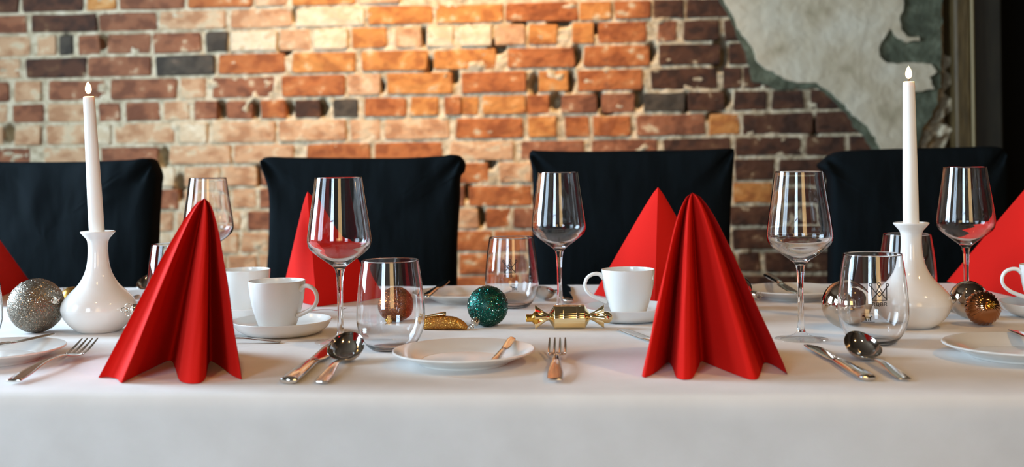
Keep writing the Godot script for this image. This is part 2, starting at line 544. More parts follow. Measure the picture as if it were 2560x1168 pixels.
const HOLES := "-598 1423 10 18; -1309 1186 10 18; -1189 1184 8 16; -1070 1186 8 13; -952 1186 8 16; -344 1382 18 9; -81 1347 8 20; -9 1197 8 18; 129 1201 10 21; 286 1181 6 18; 417 1196 9 16; 172 1355 6 16; 403 1343 17 40; -2071 1115 8 18; -1513 1023 6 21; -373 993 6 12; -1859 1426 13 21; -1458 918 8 29; -456 892 6 14; -414 804 8 21; -101 1259 5 24; -223 1252 5 24; -149 1195 12 16; -1037 1507 6 9; -751 1254 6 8; -1077 1391 12 6; -582 1323 5 13; -1715 1499 6 13; -1729 1430 8 13; -1181 956 10 21; -496 1287 6 13; 24 1163 13 5; 710 1091 6 18; 383 1136 18 5; -133 1462 27 5; -12 1439 18 5; -269 1459 13 5"

func build_brick_wall() -> void:
	# mortar bed: a relief over the part in view, plain masonry round it
	var big := noise(3.2, FastNoiseLite.TYPE_SIMPLEX_SMOOTH, 3, 31)
	var small := noise(26.0, FastNoiseLite.TYPE_SIMPLEX_SMOOTH, 3, 32)
	var patch := noise(7.5, FastNoiseLite.TYPE_SIMPLEX_SMOOTH, 4, 33)
	var holes := []
	for h in HOLES.split(";"):
		var q := h.strip_edges().split(" ")
		holes.append([float(q[0]) / 1000.0, float(q[1]) / 1000.0, float(q[2]) / 1000.0 + 0.007, float(q[3]) / 1000.0 + 0.009])
	var s := Shape.new()
	var nx := 360
	var ny := 122
	s.grid(nx, ny, func(u: float, t: float) -> Vector3:
		var x := lerpf(X0, X1, u)
		var y := lerpf(Y0, Y1, t)
		var z := -0.004 + small.get_noise_2d(x, y) * 0.005 + big.get_noise_2d(x, y) * 0.003
		z += smoothstep(0.42, 0.60, patch.get_noise_2d(x * 0.8, y * 1.6)) * 0.009
		for h in holes:
			var d := Vector2((x - h[0]) / h[2], (y - h[1]) / h[3]).length()
			if d < 1.6: z -= 0.085 * smoothstep(1.3, 0.75, d)
		if x > 0.98:      # the broken edge of the wall beside the door post
			var edge := lerpf(1.035, 1.122, smoothstep(1.0, 1.22, y)) + 0.006 * big.get_noise_1d(y * 6.0)
			var lump := smoothstep(edge + 0.014, edge + 0.026, x) * smoothstep(1.38, 1.33, y) * smoothstep(-0.25, 0.1, big.get_noise_2d(x * 7.0, y * 4.0))
			z = lerpf(z, -0.085 + 0.075 * lump, smoothstep(edge - 0.012, edge - 0.004, x))
		return Vector3(x, y, WALL + z))
	var wall := struct("wall_back", s, M.mortar)
	# masonry beyond the part in view: joined to the wall as one part
	var rest := Shape.new()
	for q in [[-2.9, X0, 0.0, 3.0], [X0, X1, Y1, 3.0], [X0, X1, 0.0, Y0], [2.25, 4.5, 0.0, 3.0], [X1, 2.25, 2.12, 3.0]]:
		rest.box(Vector3((q[0] + q[1]) / 2, (q[2] + q[3]) / 2, WALL - 0.13), Vector3(q[1] - q[0], q[3] - q[2], 0.26))
	rest.box(Vector3((X0 + X1) / 2, (Y0 + Y1) / 2, WALL - 0.2), Vector3(X1 - X0, Y1 - Y0, 0.12))
	var far := part("masonry", rest, M.mortar, wall)
	far.set_meta("kind", "structure")
	var field := Shape.new()
	for k in 38:
		var y := 1.6147 + (k - 20) * 0.0773
		var x := -2.69 - rng.randf() * 0.2
		while x < 4.4:
			var w := rng.randf_range(0.19, 0.235)
			var inside: bool = x + w > -2.31 and x < X1 + 0.02 and y > 0.52 and y < 1.60
			var door: bool = x + w > X1 - 0.02 and x < 2.27 and y < 2.1
			if not inside and not door and x > -2.7 and y > 0.0 and y < 2.94:
				field.tint = Color(0.30, 0.10, 0.045).lerp(Color(0.12, 0.05, 0.03), rng.randf())
				field.box(Vector3(x + w / 2, y + 0.033, WALL - 0.02), Vector3(w, 0.065, 0.056), 0.004)
			x += w + 0.012
	var fm := mat(Color.WHITE, 0.88)
	fm.vertex_color_use_as_albedo = true
	part("brickwork", field, fm, wall, true).set_meta("kind", "stuff")
	# the bricks in view, one by one
	for row in ROWS:
		for b in row[2].split(";"):
			var q: PackedStringArray = b.strip_edges().split(" ")
			brick(q[0], float(q[1]) / 1000.0, float(q[2]) / 1000.0, row[1] + 0.0055, row[0] - 0.0055, wall)
	# two coats of old plaster, broken off in a slanting line
	coat("plaster_undercoat", [Vector2(0.341, 2.862), Vector2(0.322, 2.461), Vector2(0.364, 2.125), Vector2(0.353, 1.859), Vector2(0.392, 1.604), Vector2(0.398, 1.523), Vector2(0.430, 1.469), Vector2(0.455, 1.402), Vector2(0.481, 1.348), Vector2(0.493, 1.301), Vector2(0.501, 1.254), Vector2(0.545, 1.237), Vector2(0.595, 1.218), Vector2(0.647, 1.222), Vector2(0.719, 1.224), Vector2(0.779, 1.172), Vector2(0.818, 1.126), Vector2(0.830, 1.092), Vector2(0.866, 1.062), Vector2(0.886, 1.019), Vector2(0.916, 0.942), Vector2(0.966, 0.823), Vector2(1.033, 0.822), Vector2(1.038, 1.017), Vector2(1.049, 1.083), Vector2(1.075, 1.111), Vector2(1.095, 1.153), Vector2(1.111, 1.216), Vector2(1.117, 1.374), Vector2(1.121, 1.505), Vector2(1.123, 1.584), Vector2(1.145, 2.819)], 0.010, 0.006, M.render, wall, 41)
	coat("plaster_topcoat", [Vector2(0.367, 2.860), Vector2(0.351, 2.460), Vector2(0.389, 2.125), Vector2(0.377, 1.858), Vector2(0.411, 1.603), Vector2(0.412, 1.523), Vector2(0.440, 1.473), Vector2(0.462, 1.415), Vector2(0.501, 1.365), Vector2(0.521, 1.311), Vector2(0.547, 1.288), Vector2(0.582, 1.273), Vector2(0.608, 1.256), Vector2(0.652, 1.242), Vector2(0.709, 1.241), Vector2(0.734, 1.225), Vector2(0.786, 1.183), Vector2(0.829, 1.133), Vector2(0.872, 1.096), Vector2(0.893, 1.066), Vector2(0.918, 1.020), Vector2(0.944, 0.942), Vector2(0.979, 0.849), Vector2(1.000, 0.875), Vector2(0.997, 1.018), Vector2(1.002, 1.113), Vector2(1.016, 1.202), Vector2(1.048, 1.207), Vector2(1.087, 1.214), Vector2(1.075, 1.250), Vector2(1.097, 1.269), Vector2(1.082, 1.292), Vector2(1.037, 1.299), Vector2(0.972, 1.298), Vector2(0.940, 1.301), Vector2(0.915, 1.319), Vector2(0.911, 1.352), Vector2(0.932, 1.385), Vector2(0.948, 1.411), Vector2(0.958, 1.404), Vector2(0.974, 1.384), Vector2(1.002, 1.368), Vector2(1.044, 1.372), Vector2(1.042, 1.381), Vector2(1.002, 1.387), Vector2(0.987, 1.410), Vector2(0.982, 1.443), Vector2(0.990, 1.469), Vector2(0.995, 1.508), Vector2(0.997, 1.588), Vector2(1.043, 1.771), Vector2(1.074, 2.165), Vector2(1.122, 2.821)], 0.021, 0.011, M.cream, wall, 42)
	# door post, frame and the dark passage behind
	var s2 := Shape.new()
	s2.box(Vector3(1.176, 1.05, WALL - 0.02), Vector3(0.05, 2.1, 0.12), 0.006)
	struct("trim_1", s2, M.old_wood)
	s2 = Shape.new()
	s2.box(Vector3(1.206, 1.05, WALL + 0.03), Vector3(0.009, 2.1, 0.03), 0.003)
	struct("trim_2", s2, M.bead_wood)
	s2 = Shape.new()
	s2.box(Vector3(1.258, 1.05, WALL - 0.03), Vector3(0.096, 2.1, 0.10), 0.006)
	s2.box(Vector3(1.78, 2.08, WALL - 0.03), Vector3(0.95, 0.08, 0.10), 0.006)
	s2.box(Vector3(2.215, 1.02, WALL - 0.03), Vector3(0.07, 2.04, 0.10), 0.006)
	struct("trim_3", s2, M.dark_wood)
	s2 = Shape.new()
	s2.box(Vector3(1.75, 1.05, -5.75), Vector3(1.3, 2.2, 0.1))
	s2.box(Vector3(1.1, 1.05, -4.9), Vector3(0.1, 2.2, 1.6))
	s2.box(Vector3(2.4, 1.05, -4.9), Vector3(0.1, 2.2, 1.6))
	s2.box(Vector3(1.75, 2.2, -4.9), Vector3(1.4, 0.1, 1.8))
	struct("wall_passage", s2, M.passage_dark)

func brick(tone: String, x0: float, x1: float, y0: float, y1: float, wall: Node) -> void:
	var s := Shape.new()
	var w := x1 - x0
	var h := y1 - y0
	var n := [[0.02, 0.0], [0.5, 0.0], [0.98, 0.0], [1.0, 0.1], [1.0, 0.9], [0.98, 1.0], [0.5, 1.0], [0.02, 1.0], [0.0, 0.9], [0.0, 0.1]]
	var proud := rng.randf_range(-0.001, 0.006)
	var outer := []
	var front := []
	var tip := Vector2(rng.randf_range(-0.004, 0.004), rng.randf_range(-0.003, 0.003))
	for q in n:
		var p := Vector2(x0 + q[0] * w + rng.randf_range(-0.003, 0.003), y0 + q[1] * h + rng.randf_range(-0.002, 0.002))
		outer.append(p)
		front.append(Vector3(lerpf(p.x, (x0 + x1) / 2, minf(0.003 / w * 2, 0.2)), lerpf(p.y, (y0 + y1) / 2, 0.08), WALL + proud + (q[0] - 0.5) * tip.x + (q[1] - 0.5) * tip.y + rng.randf_range(-0.0012, 0.0012)))
	var mid := Vector3((x0 + x1) / 2, (y0 + y1) / 2, WALL - 0.03)
	var top := Vector3(mid.x, mid.y, WALL + proud + 0.001)
	for i in n.size():
		var j := (i + 1) % n.size()
		var a := Vector3(outer[i].x, outer[i].y, WALL + proud - 0.004)
		var b := Vector3(outer[j].x, outer[j].y, WALL + proud - 0.004)
		s.face([a, b, b - Vector3(0, 0, 0.05), a - Vector3(0, 0, 0.05)], mid)
		s.face([a, b, front[j], front[i]], mid)
		s.face([front[i], front[j], top], mid)
	part("brick", s, M["brick_" + tone], wall)

func coat(called: String, outline: Array, thick: float, slope: float, m: Material, wall: Node, sd: int) -> void:
	var jag := noise(60.0, FastNoiseLite.TYPE_SIMPLEX_SMOOTH, 3, sd)
	var p := PackedVector2Array()
	for i in outline.size():
		var a: Vector2 = outline[i]
		var b: Vector2 = outline[(i + 1) % outline.size()]
		var n := maxi(1, int(a.distance_to(b) / 0.012))
		for k in n:
			var q := a.lerp(b, float(k) / n)
			p.append(q + Vector2(jag.get_noise_2d(q.x, q.y), jag.get_noise_2d(q.y + 7.0, q.x)) * 0.007)
	var wide := Geometry2D.offset_polygon(p, slope * 0.5, Geometry2D.JOIN_SQUARE)
	var s := Shape.new()
	var tri := Geometry2D.triangulate_polygon(p)
	var wave := noise(4.0, FastNoiseLite.TYPE_SIMPLEX_SMOOTH, 3, sd + 1)
	var lift := func(q: Vector2, z: float) -> Vector3: return Vector3(q.x, q.y, WALL + z + wave.get_noise_2d(q.x, q.y) * 0.002)
	for q in p: s.put(lift.call(q, thick))
	for i in range(0, tri.size(), 3):
		var u := p[tri[i + 1]] - p[tri[i]]
		var w := p[tri[i + 2]] - p[tri[i]]
		s.ix.append_array([tri[i], tri[i + 2], tri[i + 1]] if u.cross(w) > 0 else [tri[i], tri[i + 1], tri[i + 2]])
	var k0 := s.ix.size()
	var n2 := p.size()
	var a0 := s.v.size()
	for q in p: s.put(lift.call(q, thick))
	for i in n2:
		var t := (p[(i + 1) % n2] - p[(i - 1 + n2) % n2]).normalized()
		var out := Vector2(t.y, -t.x) * (1.0 if not Geometry2D.is_polygon_clockwise(p) else -1.0)
		s.put(lift.call(p[i] + out * slope * 0.6, -0.02))
	for i in n2:
		var j := (i + 1) % n2
		s.ix.append_array([a0 + i, a0 + j, a0 + n2 + j, a0 + i, a0 + n2 + j, a0 + n2 + i])
	part(called, s, m, wall)

# ---------------------------------------------------------------- furniture
func build_table() -> void:
	var o := thing("dining_table", Vector3(-0.1, 0, -1.732))
	tag(o, "long dining table hidden under the white tablecloth", "table")
	var s := Shape.new()
	s.box(Vector3(0, TABLE - 0.021, 0), Vector3(3.9, 0.03, 1.035), 0.004)
	part("tabletop", s, M.old_wood, o)
	for q in [[-1.85, -0.43], [1.85, -0.43], [-1.85, 0.43], [1.85, 0.43]]:
		s = Shape.new()
		s.box(Vector3(q[0], 0.357, q[1]), Vector3(0.07, 0.714, 0.07), 0.005)
		part("leg", s, M.old_wood, o)
	# the cloth: down behind, over the top, down in front
	var zb := -2.262
	var zf := -1.202
	var line := []
	for y in [0.56, 0.60, 0.64, 0.70, 0.735]: line.append(Vector2(zb - 0.004, y))
	line.append_array([Vector2(zb, 0.744), Vector2(zb + 0.004, 0.7485), Vector2(zb + 0.012, TABLE)])
	for i in range(1, 40): line.append(Vector2(lerpf(zb + 0.012, zf - 0.014, i / 40.0), TABLE))
	line.append_array([Vector2(zf - 0.014, TABLE), Vector2(zf - 0.006, 0.7487), Vector2(zf - 0.001, 0.7445), Vector2(zf + 0.002, 0.736)])
	for i in range(1, 24): line.append(Vector2(zf + 0.002, 0.736 - i * 0.014))
	var wave := noise(2.2, FastNoiseLite.TYPE_SIMPLEX_SMOOTH, 2, 51)
	var last := line.size() - 1
	var c := Shape.new()
	c.grid(330, last, func(u: float, t: float) -> Vector3:
		var q: Vector2 = line[int(round(t * last))]
		var x := lerpf(-2.07, 1.87, u)
		var p := Vector3(x, q.y, q.x)
		var low := clampf((0.745 - q.y) / 0.3, 0.0, 1.0)
		if q.y < 0.7449:
			var side := 1.0 if q.x > -1.7 else -1.0
			p.z += side * low * (0.006 + 0.014 * sin(x * 7.0 + 2.0 * wave.get_noise_1d(x * 0.6)) + 0.008 * sin(x * 17.0 + 1.3) * low)
		else:
			p.y += wave.get_noise_2d(x * 1.5, q.x * 1.5) * 0.0005
		return p)
	part("tablecloth", c, M.cloth, self)
	tag(get_child(get_child_count() - 1), "white linen tablecloth with a long hanging front on the table", "tablecloth")

func chair(outline: Array, label: String, folds: float, sd: int) -> void:
	var lo := Vector2(9, 9)
	var hi := Vector2(-9, -9)
	for q in outline:
		lo = lo.min(q); hi = hi.max(q)
	var cx := (lo.x + hi.x) / 2
	var o := thing("dining_chair", Vector3(cx, 0, -2.58))
	tag(o, label, "chair", "covered chairs along the far side of the table")
	# back: a padded slab in a fitted cover
	var ring := []
	for q in smooth(outline, 5, true): ring.append(q - Vector2(cx, 0))
	var n := ring.size()
	var mid := Vector2((lo.x + hi.x) / 2 - cx, lerpf(lo.y, hi.y, 0.62))
	var wr := noise(9.0, FastNoiseLite.TYPE_SIMPLEX_SMOOTH, 3, sd)
	var steps := [[0.0, -0.045], [0.5, -0.045], [0.9, -0.044], [0.975, -0.040], [0.995, -0.028], [1.0, -0.012], [1.0, 0.012], [0.996, 0.022], [0.985, 0.032], [0.965, 0.038], [0.93, 0.042], [0.87, 0.045], [0.8, 0.047], [0.72, 0.049], [0.64, 0.05], [0.56, 0.051], [0.48, 0.052], [0.4, 0.053], [0.32, 0.0535], [0.24, 0.054], [0.16, 0.054], [0.08, 0.054], [0.0, 0.054]]
	var s := Shape.new()
	s.grid(n, steps.size() - 1, func(u: float, t: float) -> Vector3:
		var st: Array = steps[int(round(t * (steps.size() - 1)))]
		var q: Vector2 = mid.lerp(ring[int(round(u * n)) % n], st[0])
		var z: float = st[1]
		if z > 0.03:
			var near := clampf((hi.y - q.y) / 0.22, 0.0, 1.0)
			z += wr.get_noise_2d(q.x * 1.2, q.y * 0.35) * 0.010 * folds * (1.0 - near * 0.7)
			# gathers in the corners
			for e in [-1.0, 1.0]:
				var corner := Vector2(lo.x - cx if e < 0 else hi.x - cx, hi.y)
				var d := q - corner
				var r := d.length()
				var a := atan2(-d.y, -e * d.x)
				z -= 0.016 * exp(-pow((a - 0.9) / 0.22, 2.0)) * exp(-r / 0.07)
				z += 0.012 * exp(-pow((a - 1.25) / 0.16, 2.0)) * exp(-r / 0.10)
		return Vector3(q.x, q.y, z), true)
	part("back_cover", s, M.dark, o)
	s = Shape.new()
	s.box(Vector3(mid.x, 0.45, 0.24), Vector3((hi.x - lo.x) * 0.94, 0.07, 0.44), 0.025)
	part("seat", s, M.dark, o)
	for q in [[-0.19, 0.02], [0.19, 0.02], [-0.19, 0.42], [0.19, 0.42]]:
		s = Shape.new()
		s.box(Vector3(q[0], 0.215, q[1]), Vector3(0.04, 0.43, 0.04), 0.004)
		part("leg", s, M.chair_leg, o)

func build_chairs() -> void:
	chair([Vector2(-1.531, 0.549), Vector2(-1.532, 0.830), Vector2(-1.532, 0.994), Vector2(-1.522, 1.011), Vector2(-1.456, 1.012), Vector2(-1.349, 1.010), Vector2(-1.253, 1.009), Vector2(-1.157, 1.010), Vector2(-1.090, 1.012), Vector2(-1.062, 1.015), Vector2(-1.045, 1.012), Vector2(-1.034, 0.994), Vector2(-1.028, 0.974), Vector2(-1.031, 0.946), Vector2(-1.037, 0.863), Vector2(-1.043, 0.734), Vector2(-1.048, 0.549)], "blue-black covered chair behind the left candle, soft creases in its top", 1.5, 61)
	chair([Vector2(-0.773, 0.549), Vector2(-0.772, 0.714), Vector2(-0.765, 0.806), Vector2(-0.761, 0.897), Vector2(-0.763, 0.943), Vector2(-0.770, 0.970), Vector2(-0.777, 0.993), Vector2(-0.779, 1.008), Vector2(-0.762, 1.014), Vector2(-0.714, 1.012), Vector2(-0.547, 1.008), Vector2(-0.455, 1.007), Vector2(-0.368, 1.010), Vector2(-0.341, 1.013), Vector2(-0.322, 1.009), Vector2(-0.311, 0.992), Vector2(-0.314, 0.974), Vector2(-0.323, 0.960), Vector2(-0.325, 0.910), Vector2(-0.332, 0.820), Vector2(-0.335, 0.712), Vector2(-0.339, 0.549)], "black covered chair with two pointed top corners behind the second napkin", 0.7, 62)
	chair([Vector2(-0.164, 0.549), Vector2(-0.161, 0.711), Vector2(-0.158, 0.819), Vector2(-0.156, 0.909), Vector2(-0.157, 0.971), Vector2(-0.163, 1.006), Vector2(-0.157, 1.020), Vector2(-0.137, 1.019), Vector2(-0.048, 1.016), Vector2(0.086, 1.016), Vector2(0.218, 1.016), Vector2(0.284, 1.018), Vector2(0.295, 1.012), Vector2(0.293, 0.983), Vector2(0.289, 0.930), Vector2(0.284, 0.850), Vector2(0.281, 0.709), Vector2(0.277, 0.549)], "black covered chair with a level top behind the red pyramid napkin in the middle", 0.5, 63)
	chair([Vector2(0.501, 0.549), Vector2(0.501, 0.708), Vector2(0.503, 0.813), Vector2(0.502, 0.901), Vector2(0.500, 0.954), Vector2(0.481, 0.976), Vector2(0.492, 0.989), Vector2(0.510, 1.002), Vector2(0.540, 1.009), Vector2(0.652, 1.012), Vector2(0.780, 1.013), Vector2(0.856, 1.014), Vector2(0.877, 1.003), Vector2(0.881, 0.967), Vector2(0.879, 0.845), Vector2(0.875, 0.706), Vector2(0.873, 0.549)], "black covered chair behind the right candle, nearest the dark doorway", 0.5, 64)

# ---------------------------------------------------------------- tableware
func candle_set(at: Vector3, lean: float, k: float, tall: float, side: String, other: String) -> void:
	var o := thing("candle_holder", at)
	tag(o, "white glazed bottle-shaped candle holder " + side, "candle holder", "white candle holders on the table")
	var s := Shape.new()
	s.lathe(profile([0.0, 0.004, 0.02, 0.004, 0.026, 0.0, 0.031, 0.0015, 0.040, 0.0085, 0.049, 0.0190, 0.0540, 0.031, 0.0543, 0.038, 0.0510, 0.0475, 0.042, 0.0580, 0.030, 0.0700, 0.0210, 0.0850, 0.0163, 0.1010, 0.0146, 0.118, 0.0148, 0.132, 0.0165, 0.1385, 0.0215, 0.1445, 0.0248, 0.1485, 0.0250, 0.1500, 0.0238, 0.1506, 0.0205, 0.1480, 0.0150, 0.1440, 0.0122, 0.1380, 0.0122, 0.118, 0.0, 0.117], 5), 72)
	part("holder_body", s, M.ceramic, o)
	var foot := at + Vector3(0, 0.119, 0)
	var c := thing("candle", foot)
	c.rotation.z = lean
	tag(c, "tall white taper candle burning in the holder " + other, "candle", "lit taper candles")
	s = Shape.new()
	var h := tall + 0.031
	s.lathe(profile([0.0, 0.0, 0.0108, 0.0, 0.0112, 0.004, 0.0109, h * 0.3, 0.0098, h * 0.6, 0.0086, h - 0.02, 0.0083, h - 0.004, 0.0078, h - 0.0005, 0.0066, h, 0.005, h - 0.002, 0.0, h - 0.0028], 4), 40)
	part("wax", s, M.wax, c)
	s = Shape.new()
	s.rod([Vector3(0, h - 0.004, 0), Vector3(0.0003, h + 0.002, 0), Vector3(0.0012, h + 0.006, 0.0004)], [0.0007, 0.0007, 0.0005], [0.0007, 0.0007, 0.0005], Vector3.RIGHT, 8)
	part("wick", s, M.wick, c)
	s = Shape.new()
	s.lathe(profile([0.0, h + 0.0042, 0.0024, h + 0.0050, 0.0042, h + 0.0080, 0.0046, h + 0.0115, 0.0040, h + 0.0155, 0.0024, h + 0.0195, 0.0, h + 0.0230], 4), 24)
	part("flame", s, glowing(Color(1.0, 0.84, 0.60), 3.6), c)
	var l := OmniLight3D.new()
	l.name = "flame_light"
	c.add_child(l)
	l.position = Vector3(0, h + 0.011, 0)
	l.light_energy = 0.006
	l.light_color = Color(1.0, 0.74, 0.45)
	l.light_size = 0.004
	l.omni_range = 12.0
	l.omni_attenuation = 2.0
	l.shadow_enabled = true

var glass0: Node3D
func wine_glass(at: Vector3, k: float, label: String) -> void:
	var o: Node3D
	if glass0 == null:
		o = thing("wine_glass", at)
		var s := Shape.new()
		# one skin outside and inside, closed at the rim
		s.lathe(profile([0.0, 0.0, 0.018, 0.0003, 0.033, 0.0, 0.0352, 0.0006, 0.0355, 0.0013, 0.0345, 0.0021, 0.024, 0.0036, 0.012, 0.0066, 0.0068, 0.0108, 0.0060, 0.0122], 4), 64)
		part("foot", s, M.thin, o)
		s = Shape.new()
		s.lathe(profile([0.0, 0.0112, 0.0058, 0.0114, 0.0059, 0.0124, 0.0048, 0.018, 0.0042, 0.034, 0.0039, 0.056, 0.0042, 0.078, 0.0052, 0.093, 0.0066, 0.1010, 0.0062, 0.1012, 0.0, 0.1011], 4), 48)
		part("stem", s, M.glass, o)
		s = Shape.new()
		s.lathe(profile([0.0, 0.1012, 0.0050, 0.1010, 0.0068, 0.1018, 0.0105, 0.1060, 0.0200, 0.1130, 0.0330, 0.1225, 0.0408, 0.1300, 0.0436, 0.1370, 0.0440, 0.1430, 0.0432, 0.1520, 0.0405, 0.1720, 0.0366, 0.1970, 0.0326, 0.2262, 0.0321, 0.2268, 0.0316, 0.2262, 0.0357, 0.1970, 0.0396, 0.1720, 0.0423, 0.1520, 0.0430, 0.1430, 0.0425, 0.1378, 0.0396, 0.1316, 0.0318, 0.1244, 0.0190, 0.1158, 0.0090, 0.1108, 0.0, 0.1096], 4), 72)
		part("bowl", s, M.glass, o)
		glass0 = o
	else:
		o = again(glass0, "wine_glass")
		o.position = at
	o.scale = Vector3.ONE * k
	tag(o, label, "wine glass", "wine glasses on the table")

var tumbler0: Node3D
func tumbler(at: Vector3, turn: float, label: String) -> void:
	var o: Node3D
	if tumbler0 == null:
		o = thing("tumbler", at)
		var s := Shape.new()
		s.lathe(profile([0.0, 0.0015, 0.018, 0.0012, 0.0235, 0.0, 0.0275, 0.0016, 0.0345, 0.0085, 0.0412, 0.0205, 0.0447, 0.034, 0.0455, 0.044, 0.0448, 0.060, 0.0418, 0.090, 0.0378, 0.1166, 0.0375, 0.1170, 0.0371, 0.1166, 0.0411, 0.090, 0.0441, 0.060, 0.0447, 0.044, 0.0438, 0.034, 0.0398, 0.0207, 0.0330, 0.0092, 0.0262, 0.0046, 0.0200, 0.0036, 0.0, 0.0034], 4), 72)
		part("glass_body", s, M.glass, o)
		tumbler0 = o
	else:
		o = again(tumbler0, "tumbler")
		o.position = at
	o.rotation.y = turn
	tag(o, label, "tumbler", "stemless water tumblers")

# printing on a tumbler: strokes laid on its outer skin (x to the right as seen from outside, y up from the base)
func on_glass(lines: Array, wide: float, face_at: float) -> Shape:
	var s := Shape.new()
	var skin := func(p: Vector2, out: float) -> Vector3:
		var r: float
		if p.y > 0.060: r = lerpf(0.0448, 0.0378, clampf((p.y - 0.060) / 0.0566, 0, 1)) + 0.0004 * sin(clampf((p.y - 0.06) / 0.0566, 0, 1) * PI)
		elif p.y > 0.034: r = 0.0455 - 0.0008 * absf(p.y - 0.044) / 0.01
		else: r = lerpf(0.0345, 0.0447, sqrt(clampf((p.y - 0.0085) / 0.0255, 0, 1)))
		var a: float = face_at + p.x / r
		return Vector3(sin(a) * (r + out), p.y, cos(a) * (r + out))
	for l in lines:
		for i in l.size() - 1:
			var a: Vector2 = l[i]
			var b: Vector2 = l[i + 1]
			var d := (b - a).normalized()
			var side := Vector2(-d.y, d.x) * wide
			a -= d * wide * 0.5; b += d * wide * 0.5
			var q := [a - side, b - side, b + side, a + side]
			var hi := []
			var lo := []
			for p in q:
				hi.append(skin.call(p, 0.00042)); lo.append(skin.call(p, 0.00022))
			var mid: Vector3 = (hi[0] + hi[2] + lo[0] + lo[2]) / 4.0
			s.face(hi, mid); s.face(lo, mid)
			for k in 4: s.face([hi[k], hi[(k + 1) % 4], lo[(k + 1) % 4], lo[k]], mid)
	return s

func printed(o: Node3D, face_at: float) -> void:
	var z := 0.062      # lower edge of the crown
	var V := func(x: float, y: float) -> Vector2: return Vector2(x * 0.001, z + y * 0.001)
	var crown := [
		[V.call(-9, 0), V.call(9, 0)], [V.call(-9, 0), V.call(-9.5, 17)], [V.call(9, 0), V.call(9.5, 17)],
		[V.call(-9.5, 17), V.call(-3, 8), V.call(0, 5), V.call(4, 9), V.call(0, 18), V.call(-4, 9), V.call(0, 5), V.call(3, 8), V.call(9.5, 17)],
		[V.call(-9, 1), V.call(-3.5, 7.5), V.call(0, 11.5), V.call(3.5, 7.5), V.call(9, 1)],
	]
	for q in [[-10.5, 19.5], [0, 20.5], [10.5, 19.5]]:
		var loop := []
		for k in 9: loop.append(V.call(q[0] + 1.7 * cos(k * TAU / 8), q[1] + 1.9 * sin(k * TAU / 8)))
		crown.append(loop)
	part("printed_crown", on_glass(crown, 0.0006, face_at), M.print, o)
	var w := []
	var letters := {
		"Q": [[0.0, 0.5, 0.2, 1.0, 0.8, 1.0, 1.0, 0.5, 0.8, 0.0, 0.2, 0.0, 0.0, 0.5], [0.6, 0.3, 1.1, -0.2]],
		"B": [[0.0, 0.0, 0.0, 1.0, 0.7, 1.0, 0.9, 0.75, 0.7, 0.5, 0.0, 0.5], [0.7, 0.5, 1.0, 0.25, 0.7, 0.0, 0.0, 0.0]],
		"R": [[0.0, 0.0, 0.0, 1.0, 0.7, 1.0, 0.9, 0.75, 0.7, 0.5, 0.0, 0.5], [0.5, 0.5, 1.0, 0.0]],
	}
	var x := -8.6
	for ch in ["R", "Q", "B", "R"]:
		for st in letters[ch]:
			var l := []
			for i in range(0, st.size(), 2): l.append(V.call(x + st[i] * 3.0, -7.0 + st[i + 1] * 4.2))
			w.append(l)
		x += 4.9
	part("printed_letters", on_glass(w, 0.0004, face_at), M.print, o)
	# the little dog and its two lines on the far side, low down
	var y := 0.022 - z
	var D := func(a: float, b: float) -> Vector2: return Vector2(a * 0.001, z + (y * 1000.0 + b) * 0.001)
	part("printed_dog", on_glass([[D.call(-4, 5.2), D.call(3, 5.2)], [D.call(-4, 5.6), D.call(3, 5.6)], [D.call(-3.6, 5), D.call(-3.8, 0.5)], [D.call(-1.8, 5), D.call(-1.2, 0.5)], [D.call(2.4, 5), D.call(2.2, 0.5)], [D.call(3.4, 6), D.call(5.2, 8.2)], [D.call(4.2, 7.6), D.call(6.6, 7.4)], [D.call(-4.2, 5.6), D.call(-6, 7.4)]], 0.0008, face_at + PI), M.print, o)
	part("printed_line", on_glass([[D.call(-9, -1.5), D.call(9, -1.5)], [D.call(-8, 10.5), D.call(8, 10.5)]], 0.0004, face_at + PI), M.brown_print, o)

